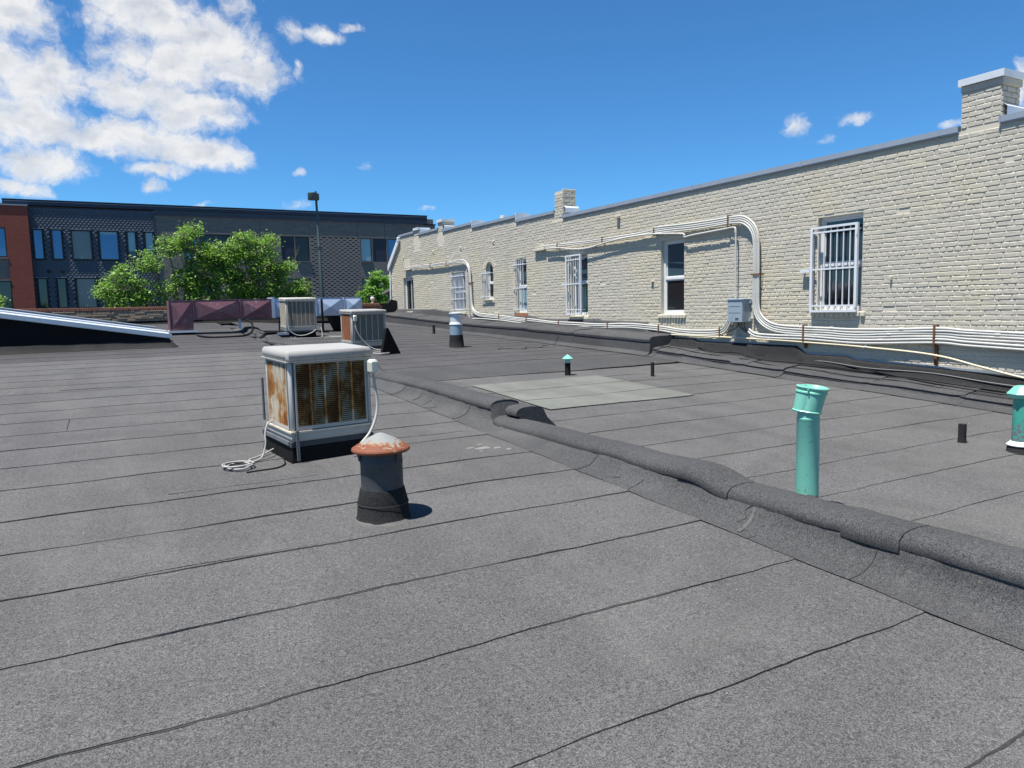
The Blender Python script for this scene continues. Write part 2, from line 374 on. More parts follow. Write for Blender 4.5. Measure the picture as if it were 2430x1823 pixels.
mat('dark_brick_piece', paint((.19, .18, .166), (.265, .25, .232), 2), .85)
mat('dark_recess', lambda t, p, b: (.018, .017, .017, 1), .9)
mat('red_brick', courses((.27, .072, .046), (.33, .098, .062), (.21, .075, .058), .24, .075), .85)
mat('tile_panel', courses((.012, .015, .028), (.016, .020, .034), (.05, .055, .07), .32, .40), .35)
mat('soldier', paint((.30, .125, .08), (.42, .20, .135), 8, (.12, .06, .045), .4), .85)
mat('ledge_stone', paint((.26, .20, .145), (.42, .325, .23), 2.0, (.15, .13, .115), .5, .4), .9)
mat('lamp_metal', paint((.050, .075, .075), (.075, .10, .10), 8), .5, .2)
mat('bark', paint((.16, .125, .095), (.27, .22, .17), 9, (.10, .08, .06), .4), .9)
def leafmat(c1, c2, c3):
    def fn(t, pos, b):
        n = t.noise(pos, 2.2, 3); n2 = t.noise(pos, 14, 2)
        c = t.mix(t.sstep(n, .3, .7), c1+(1,), c2+(1,)); c = t.mix(t.sstep(n2, .5, .75), c, c3+(1,)); c = t.mix(t.math('MULTIPLY', t.sstep(t.noise(pos, 9, 2), .56, .66), .5), c, (.30, .36, .19, 1)); c = t.mix(t.math('MULTIPLY', t.sstep(t.noise(pos, 1.6, 2), .52, .68), .45), c, tuple(q*.55 for q in c1)+(1,))
        tr = t.new('ShaderNodeBsdfTranslucent'); t.put(tr.inputs[0], t.mix(.5, c, (.25, .42, .06, 1)))
        ms = t.new('ShaderNodeMixShader'); ms.inputs[0].default_value = .45
        out = t.n['Material Output']; t.l.new(b.outputs[0], ms.inputs[1]); t.l.new(tr.outputs[0], ms.inputs[2]); t.l.new(ms.outputs[0], out.inputs[0])
        return c
    return fn
mat('leaf', leafmat((.10, .215, .024), (.19, .335, .04), (.31, .45, .09)), .45, 0, .45, k=1.3)
mat('leaf_bright', leafmat((.09, .24, .022), (.15, .34, .03), (.22, .40, .05)), .42, 0, .5, k=1.1)
mat('urn_white', paint((.58, .56, .52), (.70, .68, .64), 12), .6)
mat('chip_white', lambda t, p, b: t.mix(t.noise(p, 9, 2), (.30, .295, .27, 1), (.48, .47, .45, 1)), .8)
mat('caulk', paint((.085, .084, .08), (.14, .138, .13), 14), .85)
mat('caulk_pale', paint((.16, .16, .15), (.24, .24, .225), 14), .8)
mat('cable_black', lambda t, p, b: (.012, .012, .013, 1), .45)
mat('cable_grey', lambda t, p, b: (.22, .22, .21, 1), .5)
mat('ground_earth', paint((.10, .095, .085), (.15, .14, .125), .3), .95)
mat('asphalt', paint((.045, .045, .047), (.06, .06, .062), 1.0), .95)
mat('rot_wood', paint((.28, .09, .04), (.42, .20, .10), 15, (.6, .45, .3), .4), .9)
mat('concrete_wall', paint((.18, .175, .165), (.24, .23, .215), 2), .9)
# ================================================================== the setting
W = 10.5                                # plane of the painted brick wall
def und(x, y): return .010*nz(x*.55, y*.55, 3)+.004*nz(x*2.1, y*2.1, 8)
def zL(x, y): return -1.65+.05*y+und(x, y)
def zR0(x, y):
    a = -1.70+.0545*y
    t = (x-4)/5.9
    b = (1-t)*(-1.65+.05*y)+t*(-1.417+.0333*y)
    if y < 10.7: return a
    if y > 12.4: return b
    k = (y-10.7)/1.7
    return a*(1-k)+(b+.0)*k
def zR(x, y): return zR0(x, y)+und(x+50, y)

g = MB(); g.add([(-3000, -3000, -6.2), (3000, -3000, -6.2), (3000, 3000, -6.2), (-3000, 3000, -6.2)], [(0, 1, 2, 3)])
go = g.build('ground', 'ground_earth'); go['kind'] = 'structure'
g = MB(); g.add([(-120, 31, -6.19), (120, 31, -6.19), (120, 44, -6.19), (-120, 44, -6.19)], [(0, 1, 2, 3)])
so_ = g.build('road', 'asphalt'); so_['kind'] = 'structure'

def sheet(name, x0, x1, y0, y1, zf, parent, material, seed, lap=.006, step=.12, bead=True, tilt=0.0, wob=.026, jag=1.3):
    """one roll of roofing felt: wavy lapped edge towards the viewer, a dark bead of bitumen squeezed out of it"""
    n = max(3, int((x1-x0)/step)); xs = [x0+(x1-x0)*i/n for i in range(n+1)]
    def fe(x): return y0+tilt*(x-x0)+wob*nz(x*1.1, seed*3.7)+.009*jag*nz(x*6.3, seed*9.1)+.0055*nz(x*19, seed*4.1)
    rows = [[], [], [], [], []]
    for x in xs:
        yf = fe(x); yb = y1+.05+tilt*(x-x0)
        lp = lap*max(.2, 1+.9*nz(x*1.3, seed*5.5))
        rows[0].append((x, yf, zf(x, yf)-.004)); rows[1].append((x, yf, zf(x, yf)+lp))
        for k, q in ((2, .33), (3, .66)):
            y = yf+(yb-yf)*q; rows[k].append((x, y, zf(x, y)+lp*(1-q)+.0005))
        rows[4].append((x, yb, zf(x, yb)-.0015))
    m = MB(); m.grid(rows)
    o = m.build(name, material, parent)
    if bead:
        b = MB(); rr = [[], [], [], []]
        n2 = max(3, int((x1-x0)/min(step, .06)))
        for i in range(n2+1):
            x = x0+(x1-x0)*i/n2; yf = fe(x)
            wd = .0008+(.004 if x0 > 4 else (.015 if y0 < 5 else .007))*max(0, .05+nz(x*1.3, seed*2.2))*max(.1, 1+1.3*nz(x*15, seed))
            rr[0].append((x, yf-wd, zf(x, yf)+.0012)); gp = nz(x*1.9, seed*7.7)+.5*nz(x*9, seed*1.3)+(.22 if y0 < 7 else .02)
            lp2 = lap*(.25+.75*min(1, max(0, .55+1.1*nz(x*.8, seed*6.3)))) if gp > -.12 else -.006
            rr[1].append((x, yf-wd*.45, zf(x, yf)+lp2*.9))
            rr[2].append((x, yf-.0005, zf(x, yf)+lp2*1.3)); rr[3].append((x, yf+.003, zf(x, yf)+lp2*1.0-.001))
        b.grid(rr); b.build('seam_bead', 'bitumen', o)
    return o

roof = struct('roof_deck', (0, 0, -1.65))
ys = [-2.4, -1.65, -.9, -.15, .6, 1.30, 2.06, 2.86, 3.64, 4.42, 5.16, 5.90, 6.78, 7.55, 8.32, 9.07, 9.83, 10.6, 11.4, 12.2, 12.95, 13.68, 14.45, 15.2, 15.97, 16.73, 17.5, 18.3, 19.1, 19.9, 20.7, 21.5, 22.3, 23.1, 23.9, 24.7, 25.5, 26.3, 27.1, 27.8]
for i in range(len(ys)-1):
    near = ys[i] < 9
    sheet('membrane_sheet', -11, 3.52, ys[i], ys[i+1], zL, roof, 'membrane' if ys[i] < 16 else 'membrane_far', i+1, lap=.0062 if ys[i] < 6 else (.0045 if near else .0030), step=.05 if near else .16, jag=1 if near else 1.6)
# patches welded over the sheets
for k, (a, b, c, d) in enumerate([(-3.0, 1.10, 4.44, 5.02), (.35, 1.5, 6.05, 6.5), (-.6, .35, 12.35, 12.8), (1.9, 3.3, 7.05, 7.45)]):
    sheet('membrane_patch', a, b, c, d, lambda x, y: zL(x, y)+.004, roof, 'membrane', 60+k, lap=.004, bead=True)
def crosslap(x, y0, y1, zf, parent, sd):
    n = 16; rows = [[], [], []]
    for i in range(n+1):
        y = y0+(y1-y0)*i/n; xx = x+.012*nz(y*2, sd)+.004*nz(y*11, sd); wd = .004+.005*abs(nz(y*7, sd))
        rows[0].append((xx-wd, y, zf(xx, y)+.0055)); rows[1].append((xx, y, zf(xx, y)+.0095)); rows[2].append((xx+wd*.6, y, zf(xx, y)+.0055))
    m = MB(); m.grid(rows); m.build('end_lap', 'bitumen', parent)
for k, (x, i) in enumerate([(-.4, 15), (2.2, 16)]): crosslap(x, ys[i]+.01, ys[i+1]-.005, zL, roof, k*2.7)
roof2 = struct('roof_deck', (7, 0, -1.65))
ys2 = [-1.1, -.4, .3, .98, 1.66, 2.32, 3.0, 3.68, 4.34, 5.0, 5.66, 6.38, 7.1, 7.8, 8.5, 9.2, 9.9, 10.65]
for i in range(len(ys2)-1): sheet('membrane_sheet', 4.02, 10.0, ys2[i], ys2[i+1], zR, roof2, 'membrane', 80+i, lap=.0036, step=.07)
sheet('membrane_sheet', 4.02, 10.0, 10.65, 12.4, zR, roof2, 'membrane_curb', 130, lap=.006, step=.15, tilt=.03)
ys3 = [12.4+.775*i for i in range(21)]
for i in range(len(ys3)-1): sheet('membrane_sheet', 4.02, 10.0, ys3[i], ys3[i+1], zR, roof2, 'membrane_far', 140+i, lap=.0030, step=.16, jag=1.5)
zg = lambda x, y: zR(x, y)+.0125
for k, (a, b) in enumerate([(7.70, 8.42), (8.42, 9.2), (9.2, 9.93)]):
    sheet('green_membrane_sheet', 4.83+.01*k, 7.22-.02*k, a, b, zg, roof2, 'membrane_green', 200+k, lap=.003, bead=(k == 1))
sheet('membrane_patch', 5.2, 6.1, 19.75, 20.45, zg, roof2, 'membrane_green', 210, lap=.004, step=.25)

# ------------------------------------------------------------------ low parapet between the two roofs
par = thing('low_parapet', 'long low parapet wrapped in roofing felt running down the middle of the roof', 'parapet', (3.8, 12, -1.0))
STEPS = [(3.84, .20, -1.262, -1.20), (7.16, .10, -1.20, -1.015), (8.3, 1.2, -1.015, -.965), (11.85, .18, -.965, -.82), (16.9, .14, -.82, -.66), (19.65, .12, -.66, -.545), (22.45, .14, -.545, -.36)]
def ztop(y):
    z = -1.262
    for (yc, hw_, z0, z1) in STEPS:
        q = min(1, max(0, (y-yc+hw_)/(2*hw_))); q = q*q*(3-2*q)
        if y > yc-hw_: z = z0+(z1-z0)*q
    return z+.010*nz(y*.7, 21)+.006*nz(y*2.3, 22)
segs = [(-2.0, 27.9)]
def cap_profile(y, zt, sd, dx=0.0):
    n1 = .010*nz(y*1.3, sd, 1)+.005*nz(y*7.1, sd, 4); n2 = .007*nz(y*2.1, sd, 2)+.004*nz(y*6.3, sd, 9)
    rb = max(zR(4.1, y), zt-.5)
    lp = -.098-.012*nz(y*.9, sd, 7)
    return [(3.742+dx+n1, y, zt+lp+.012+n2), (3.722+dx+n1, y, zt+lp-.004+n2), (3.708+dx+n1, y, zt+lp+.004+n2), (3.703+dx+n1, y, zt+lp+.03+n2), (3.712+dx+n1, y, zt-.042+n2), (3.742+dx+n1, y, zt-.016+n2), (3.79+dx+n1, y, zt-.002+n2), (3.88+dx, y, zt+.003+n2),
            (3.98+dx, y, zt-.004+n2), (4.05+dx, y, zt-.03+n2), (4.10+dx, y, (zt-.03+rb)/2+.01), (4.22+dx, y, rb+.008)]
def flash_profile(y, zt, sd, up=.09):
    r = zL(3.5, y); n1 = .009*nz(y*1.7, sd, 5)+.006*nz(y*6.5, sd, 6)
    pr = [(3.47+.012*nz(y*2.3, sd), y, zL(3.47, y)+.007), (3.535, y, r+.012), (3.60, y, r+.028+n1), (3.655+n1, y, r+.055), (3.69+n1, y, r+.092), (3.708+n1, y, r+.14)]
    top = zt-up
    pr = [p for p in pr if p[2] < top-.01]; pr.append((3.72, y, top)); pr.append((3.745, y, top+.02))
    while len(pr) < 8: pr.append(pr[-1])
    return pr
def strip(fn, y0, y1, step, nm, mt, parent, bulge0=0, bulge1=0, caps=True, **kw):
    n = max(3, int((y1-y0)/step)); rows = [fn(y0+(y1-y0)*i/n) for i in range(n+1)]
    m = MB(); m.grid(rows)
    if 'split' in kw:                     # upturned part darker: shade under the conduits put into its colour
        nc = len(rows[0])-1; m.m = [1 if (i % nc) >= kw['split'] else 0 for i in range(len(m.m))]
    if caps:
        for row, rev in ((rows[0], False), (rows[-1], True)):
            zl_ = min(p[2] for p in row)-.12; P_ = list(row)+[(row[-1][0], row[-1][1], zl_), (row[0][0], row[0][1], zl_)]
            k = len(P_); m.add(P_, [tuple(range(k-1, -1, -1)) if rev else tuple(range(k))])
    return m.build(nm, mt, parent, angle=40)
sd = 0
for (a, b) in segs:
    y = a
    while y < b-.2:
        L_ = min(random.uniform(1.9, 2.9), b-y)
        if b-y-L_ < .5: L_ = b-y
        sd += 1; off = random.uniform(-.002, .005); near = y < 9
        strip(lambda yy, s=sd, o=off, y0=y, y1=y+L_: [(px-.004*(k < 7)*math.exp(-((y1-yy)/.06)**2), py, pz+o+.006*math.exp(-((y1-yy)/.10)**2)) for k, (px, py, pz) in enumerate(cap_profile(yy, ztop(yy), 5, -o))], y-.03, y+L_+.03, .05 if near else .16, 'cap_sheet', 'membrane_curb', par, caps=False)
        y += L_
    y = a
    while y < b-.2:
        L_ = min(random.uniform(2.0, 3.0), b-y)
        if b-y-L_ < .5: L_ = b-y
        sd += 1; off = random.uniform(0, .005); near = y < 9
        strip(lambda yy, s=sd, o=off: [(px-o, py, pz+o) for (px, py, pz) in flash_profile(yy, ztop(yy), 9, .075)], y-.02, y+L_+.02, .06 if near else .2, 'flashing_sheet', 'membrane_skirt', par, caps=False)
        # lap line where two sheets meet
        m = MB(); rr = [(px-.004, py+.004*nz(px*30, sd), pz+.004) for (px, py, pz) in flash_profile(y+L_, ztop(y+L_), 9, .075)]
        m.tube(rr, .0035, 5); m.build('lap_line', 'bitumen', par)
        y += L_
    m = MB(); m.tube([(3.728+.006*nz(q*.3), a+(b-a)*q/300, ztop(a+(b-a)*q/300)-.100-.012*nz((a+(b-a)*q/300)*.9, 5, 7)+.006*nz(q*.7, 3)) for q in range(301)], [.006+.005*abs(nz(q*.37)) for q in range(301)], 6); m.build('bitumen_bead', 'bitumen', par)
    rows = [[(3.77, yy, -2.2), (3.77, yy, ztop(yy)-.03), (4.06, yy, ztop(yy)-.045), (4.06, yy, -2.2)] for yy in [a+(b-a)*q/300 for q in range(301)]]
    m = MB(); m.grid(rows); m.build('curb_core', 'membrane_curb', par)
# stepped end block, patch lap and bulges
strip(lambda yy: cap_profile(yy, -1.075, 77, .16), 6.86, 7.36, .06, 'cap_sheet', 'membrane_curb', par)
strip(lambda yy: [(px-.012, py, pz+.005+.010*math.sin(max(0, min(1, (yy-3.62)/.5))*math.pi)) for (px, py, pz) in cap_profile(yy, ztop(yy), 5)], 3.62, 4.12, .05, 'patch_sheet', 'membrane_curb', par)
strip(lambda yy: [(px-.010, py, pz+.003-.022*(k < 4)) for k, (px, py, pz) in enumerate(cap_profile(yy, ztop(yy), 5))], 2.36, 2.72, .05, 'patch_sheet', 'membrane_curb', par)
m = MB(); m.tube(smooth_path([(3.50, 3.32, zL(3.5, 3.32)+.01), (3.58, 3.34, zL(3.6, 3.3)+.025), (3.66, 3.36, zL(3.6, 3.3)+.06), (3.70, 3.37, zL(3.6, 3.3)+.11), (3.715, 3.37, -1.36)], 5), [.012+.012*abs(nz(i*.6)) for i in range(21)], 7); m.build('sealant_smear', 'caulk', par)
rt_ = random.Random(31)
m = MB()
for k in range(8):
    y = rt_.uniform(1.0, 11.5); P_ = flash_profile(y, ztop(y), 9, .075); i0 = rt_.randrange(0, 3); q = []
    for i in range(i0, min(i0+rt_.randrange(2, 4), len(P_)-1)+1): q.append((P_[i][0]-.004, y+rt_.uniform(-.05, .05), P_[i][2]+.0035))
    m.tube(smooth_path(q, 4), [.0022+.003*abs(nz(j*.7, k)) for j in range((len(q)-1)*4+1)], 5)
m.build('tar_smears', 'bitumen', par)['kind'] = 'stuff'
# short branch of the parapet running off to the cooler
m = MB(); rows = []
for i in range(13):
    x = 3.95+.05*i
    rows.append([(x, 20.05, zR(x, 20.05)), (x, 20.10, -.60), (x, 20.16, -.565), (x, 20.32, -.56), (x, 20.40, -.60), (x, 20.44, zR(x, 20.4))])
m.grid(rows, flip=True); k = 6; m.add(rows[-1], [tuple(range(k))]); m.build('cap_sheet', 'membrane_curb', par)

# ------------------------------------------------------------------ curbs and flashing along the foot of the brick wall
def tb(y):                                # height of the termination bar on the wall
    pts = [(-2, -1.30), (5.0, -1.04), (6.7, -.975), (7.53, -.94), (7.65, -.89), (8.45, -.885), (8.65, -.75), (11.03, -.735), (11.16, -.69), (12.4, -.69), (12.6, -.36), (14.7, -.31), (17.1, -.29), (17.75, -.20), (21.6, -.20), (22.9, -.06), (24.4, .04), (28.6, .09)]
    for (a, p), (b, q) in zip(pts, pts[1:]):
        if a <= y <= b: return p+(q-p)*(y-a)/(b-a)
    return pts[-1][1]
curb = thing('wall_curb', 'low lumpy felt-covered curb along the foot of the brick wall, nearest stretch', 'curb', (10.1, 6, -1.4))
def near_top(y): return zR(9.9, y)+.125+.02*nz(y*.9, 4)+(.03 if y > 9.6 else 0)
def curb_near(y, sd):
    zt = near_top(y); r = zR(9.75, y); n1 = .03*nz(y*1.4, sd)+.008*nz(y*6, sd); n2 = .020*nz(y*2.6, sd, 3)+.006*nz(y*8, sd, 3)
    return [(9.70+.02*nz(y*2, sd), y, r+.006), (9.80, y, r+.018), (9.88+n1*.5, y, r+.05), (9.905+n1, y, zt-.05), (9.90+n1, y, zt-.045), (9.895+n1, y, zt-.022), (9.925+n1, y, zt+.0+n2), (10.0, y, zt+.016+n2), (10.14, y, zt+.03+n2), (10.28, y, zt+.05+n2*.5),
            (10.36, y, zt+.10), (10.40+.012*nz(y*4, sd), y, min(zt+.2, tb(y)-.03)), (10.445+.008*nz(y*5, sd), y, tb(y)-.012), (10.492, y, tb(y)+.004)]
y = -2.0; sd = 300
while y < 11.8:
    L_ = random.choice([.8, 1.0, 1.35, 1.6]); y2 = min(y+L_, 11.88)
    sd += 1; o = random.uniform(0, .012)
    strip(lambda yy, s=sd, o=o, a=y, b=y2: [(px-o*(k < 9), py, pz+o*(k < 9)+(.014*math.exp(-((yy-a)/.10)**2) if 3 <= k < 10 else 0)) for k, (px, py, pz) in enumerate(curb_near(yy, s*.37))], y-.03, y2+.02, .06, 'flashing_sheet', ['membrane_curb', 'membrane_dark'], curb, split=9)
    y = y2
m = MB(); m.tube([(9.892+.03*nz(q*.13), -2+q*.1, near_top(-2+q*.1)-.052) for q in range(138)], .007, 6); m.build('bitumen_bead', 'bitumen', curb)
curb2 = thing('wall_curb', 'higher felt-covered curb along the foot of the brick wall, far stretch with a square end', 'curb', (10.1, 18, -1.0))
def far_top(y):
    pts = [(11.8, -.665), (13.7, -.60), (16.6, -.505), (17.0, -.47), (19.3, -.43), (20.8, -.375), (23.5, -.27), (27.1, -.11), (28.3, -.06)]
    for (a, p), (b, q) in zip(pts, pts[1:]):
        if a <= y <= b: return p+(q-p)*(y-a)/(b-a)
    return pts[0][1] if y < 12 else pts[-1][1]
def curb_far(y, sd):
    zt = far_top(y)+.012*nz(y*.8, sd); r = zR(9.75, y); n1 = .015*nz(y*1.2, sd)
    return [(9.66, y, r+.006), (9.76, y, r+.02), (9.83+n1, y, r+.07), (9.85+n1, y, zt-.10), (9.835+n1, y, zt-.095), (9.83+n1, y, zt-.05), (9.86+n1, y, zt-.01), (9.93, y, zt+.008), (10.12, y, zt+.02), (10.3, y, zt+.03), (10.40, y, zt+.06),
            (10.44, y, max(zt+.08, tb(y)-.03)), (10.47, y, max(zt+.09, tb(y)-.01)), (10.492, y, max(zt+.095, tb(y)+.003))]
y = 11.8
while y < 28.2:
    L_ = random.choice([1.6, 2.2, 2.8]); y2 = min(y+L_, 28.3); sd += 1; o = random.uniform(0, .012)
    strip(lambda yy, s=sd, o=o, a=y: [(px-o*(k < 9), py, pz+o*(k < 9)+(.012*math.exp(-((yy-a)/.12)**2) if 3 <= k < 10 else 0)) for k, (px, py, pz) in enumerate(curb_far(yy, s*.37))], y-.03, y2+.02, .12, 'flashing_sheet', 'membrane_curb', curb2)
    y = y2
# metal bar that pins the flashing to the wall
bar = MB()
for i in range(160):
    a, b = -2+.09*i, -2+.09*(i+1)
    bar.add([(10.484, a, tb(a)), (10.484, b, tb(b)), (10.484, b, tb(b)+.03), (10.484, a, tb(a)+.03), (10.498, a, tb(a)), (10.498, b, tb(b)), (10.498, b, tb(b)+.03), (10.498, a, tb(a)+.03)], [(0, 3, 2, 1), (3, 7, 6, 2), (0, 1, 5, 4)])
bar.build('termination_bar', 'galv', curb)
# ------------------------------------------------------------------ painted brick building
bld = thing('brick_building', 'long beige painted brick building wall with barred windows and chimneys on the right', 'building', (W, 12, -6.2))
CH = .0688
OPEN = [(7.45, 8.28, -.16, 1.38), (11.49, 12.20, -.19, 1.36), (14.91, 15.62, -.21, 1.29), (17.87, 18.47, -.12, 1.39), (19.88, 20.35, .30, 1.20), (21.85, 22.90, -.05, 1.25), (26.42, 27.45, -.02, 1.28)]
TOPS = [(-3, 5.49, 2.285), (5.49, 6.0, 2.90), (6.0, 15.97, 2.275), (15.97, 16.35, 2.96), (16.35, 18.38, 2.44), (18.38, 21.22, 2.57), (21.22, 23.52, 2.69), (23.52, 23.88, 3.02), (23.88, 25.72, 2.79), (25.72, 26.13, 2.98), (26.13, 27.72, 2.905)]
ARCHC = (20.115, 1.20, .235, .24)        # arched head: centre y, spring z, half width, rise
def wall_top(y):
    for a, b, z in TOPS:
        if a <= y < b: return z
    return 2.905-(y-27.72)*.845 if y < 28.8 else -9
def in_arch(y, z):
    c, s, hw, rs = ARCHC
    return s <= z and ((y-c)/hw)**2+((z-s)/rs)**2 < 1
# backing wall with real openings
m = MB()
cuts = sorted({-3, 28.8, 27.72}|{v for o in OPEN for v in o[:2]}|{v for t in TOPS for v in t[:2]}|set(ARCHC[0]-ARCHC[2]+ARCHC[2]*2*i/10 for i in range(11)))
for a, b in zip(cuts, cuts[1:]):
    if b-a < 1e-6: continue
    mid = (a+b)/2; holes = [(o[2], o[3]) for o in OPEN if o[0] <= mid <= o[1]]
    za, zb = wall_top(a+1e-5), wall_top(b-1e-5)
    spans = []; lo = -6.2
    for h in holes: spans.append((lo, lo, h[0], h[0])); lo = h[1]
    lo_a = lo_b = lo
    if abs(mid-ARCHC[0]) < ARCHC[2]:
        f = lambda y: ARCHC[1]+ARCHC[3]*math.sqrt(max(0, 1-((y-ARCHC[0])/ARCHC[2])**2))
        lo_a, lo_b = f(a), f(b)
    spans.append((lo_a, lo_b, za, zb))
    for (p, q, r_, s_) in spans: m.add([(W, a, p), (W, b, q), (W, b, s_), (W, a, r_)], [(0, 3, 2, 1)])
for (a, b, p, q) in OPEN:                  # reveals
    d = .125
    m.add([(W, a, p), (W, a, q), (W+d, a, q), (W+d, a, p)], [(0, 3, 2, 1)]); m.add([(W, b, p), (W, b, q), (W+d, b, q), (W+d, b, p)], [(0, 1, 2, 3)])
    m.add([(W, a, p), (W, b, p), (W+d, b, p), (W+d, a, p)], [(0, 1, 2, 3)])
    if abs(a-19.88) > .01: m.add([(W, a, q), (W, b, q), (W+d, b, q), (W+d, a, q)], [(0, 3, 2, 1)])
c, s_, hw, rs = ARCHC
for i in range(12):
    t0, t1 = math.pi*i/12, math.pi*(i+1)/12
    p0 = (c+hw*math.cos(t0), s_+rs*math.sin(t0)); p1 = (c+hw*math.cos(t1), s_+rs*math.sin(t1))
    m.add([(W, *p0), (W, *p1), (W+.125, *p1), (W+.125, *p0)], [(0, 1, 2, 3)])
m.add([(W, 28.8, -6.2), (W+6, 28.8, -6.2), (W+6, 28.8, 1.99), (W, 28.8, 1.99)], [(0, 1, 2, 3)])
m.add([(W, 27.72, 2.905), (W, 28.8, 1.99), (W+6, 28.8, 1.99), (W+6, 27.72, 2.905)], [(0, 1, 2, 3)])
m.add([(W+.3, -3, 1.9), (W+.3, 27.7, 1.9), (W+9, 27.7, 1.9), (W+9, -3, 1.9)], [(0, 1, 2, 3)])
for (a, b, z) in TOPS: m.add([(W, a, z), (W, b, z), (W+.36, b, z), (W+.36, a, z)], [(0, 1, 2, 3)]); m.add([(W+.36, a, 1.9), (W+.36, b, 1.9), (W+.36, b, z), (W+.36, a, z)], [(0, 1, 2, 3)])
m.build('wall', 'mortar_paint', bld)
# brick shapes: rounded, uneven pillows
def brick_variant(L_, seed):
    rnd = random.Random(seed); h = CH-.0095; hy, hz = L_/2-.005, h/2
    c = [rnd.uniform(.006, .016) for _ in range(4)]; k = [rnd.uniform(.3, .55) for _ in range(4)]
    j = lambda a=.0022: rnd.uniform(-a, a)
    ring = [(-hy+c[0]+j(), -hz+j()), (hy-c[1]+j(), -hz+j()), (hy+j(), -hz+c[1]*k[1]+j()), (hy+j(), hz-c[2]*k[2]+j()), (hy-c[2]+j(), hz+j()), (-hy+c[3]+j(), hz+j()), (-hy+j(), hz-c[3]*k[3]+j()), (-hy+j(), -hz+c[0]*k[0]+j())]
    pr = rnd.uniform(.0055, .0105); b = .0062
    outer = [(.012, y, z) for y, z in ring]; mid = [(-pr*.30, y, z) for y, z in ring]
    front = [(-pr-rnd.uniform(-.0012, .0016), y-math.copysign(min(b*1.3, abs(y)*.4), y), z-math.copysign(min(b, abs(z)*.5), z)) for y, z in ring]
    vs = outer+mid+front; fs = []
    for q in (0, 8):
        for i in range(8): fs.append((q+i, q+8+i, q+8+(i+1) % 8, q+(i+1) % 8))
    fs.append(tuple(range(23, 15, -1)))
    return vs, fs
SV = [brick_variant(.205, 10+i) for i in range(14)]; HV = [brick_variant(.103, 50+i) for i in range(8)]
def mk(v, nm): mb = MB(); mb.add(*v); return mb.mesh(nm, 'brick_paint')
SM = [mk(v, 'brick') for v in SV]; HM = [mk(v, 'brick') for v in HV]
bricks = []                              # y, z, scale_y, header?, variant, tilt
rb = random.Random(3)
ci = 0; z = -1.75
while z < 3.03:
    zc = z+CH/2; header = ci % 8 == 3
    unit = .103 if header else .205
    y = 1.6+(.0 if ci % 2 else unit/2)+rb.uniform(-.012, .012)
    while y < 28.75:
        u = unit*rb.uniform(.94, 1.05)
        if not header and rb.random() < .035: u = .103
        a, b = y, y+u; y = b
        if header and rb.random() < .05: y = b
        mid = (a+b)/2
        top = min(wall_top(a+.005), wall_top(b-.005)) if b < 27.7 else wall_top(b)
        if zc+CH*.45 > top: continue
        if zc > 2.26 and any(a < q1+.01 and b > q0-.01 for q0, q1 in ((5.49, 6.0), (15.97, 16.35), (23.52, 23.88), (25.72, 26.13))): continue
        if zc < tb(mid)-.02: continue
        # trim against openings
        bad = False
        for (oa, ob, op, oq) in OPEN:
            if op-.03 < zc < oq+.03:
                if a < oa < b: b = oa-.002
                elif a < ob < b: a = ob+.002
                elif a >= oa and b <= ob: bad = True
        if in_arch(mid, zc-.02) or in_arch(a+.02, zc-.02) or in_arch(b-.02, zc-.02): bad = True
        ac = ARCHC
        if not bad and zc > ac[1] and ((mid-ac[0])/(ac[2]+.17))**2+((zc-ac[1])/(ac[3]+.13))**2 < 1: bad = True
        if (7.36 < mid < 8.37 and -.245 < zc < -.15) or (11.42 < mid < 12.28 and -.275 < zc < -.18): bad = True   # rowlock sills
        if bad or b-a < .03: continue
        bricks.append(((a+b)/2, zc+rb.uniform(-.0022, .0022), (b-a), rb.uniform(-.006, .006)))
    z += CH; ci += 1
for (q0, q1, zb_, zt_) in ((5.49, 6.0, 2.262, 2.80), (15.97, 16.35, 2.262, 2.96), (23.52, 23.88, 2.68, 3.0), (25.72, 26.13, 2.78, 2.96)):
    zc = -1.75+CH*math.ceil((zb_+1.75)/CH)+CH/2; i_ = 0
    while zc+CH*.4 < zt_:
        y = q0; seq = [.21, .21, .21] if i_ % 2 == 0 else [.11, .21, .21]
        for u in seq:
            b_ = min(y+u, q1)
            if q1-b_ < .05: b_ = q1
            if b_-y > .03: bricks.append(((y+b_)/2, zc+rb.uniform(-.002, .002), b_-y, rb.uniform(-.006, .006)))
            y = b_
        zc += CH; i_ += 1
def vis(bk): return bk[0] >= 5.0 and bk[1] > -.42 and bk[0] < 28
order = sorted([i for i, b in enumerate(bricks) if vis(b)], key=lambda i: bricks[i][0]+.15*abs(bricks[i][1]-1))
near_set = set(order[:300])
stuff = MB(); bl = wloc(bld)
SKIP = []
for i, (y, zc, ln, tl) in enumerate(bricks):
    hd = ln < .15; base = .103 if hd else .205; vi = (i*7919) % (8 if hd else 14); sc = ln/base
    if rb.random() < .004: continue
    if i in near_set:
        inst('brick', (HM if hd else SM)[vi], bld, (W-bl[0], y-bl[1], zc-bl[2]), (tl, 0, 0), (1, sc, 1))
    else:
        vs_, fs_ = (HV if hd else SV)[vi]; ct, st = math.cos(tl), math.sin(tl)
        stuff.add([(W+px, y+py*sc*ct-pz*st, zc+py*sc*st+pz*ct) for px, py, pz in vs_], fs_)
so_ = stuff.build('brickwork', 'brick_paint', bld); so_['kind'] = 'stuff'
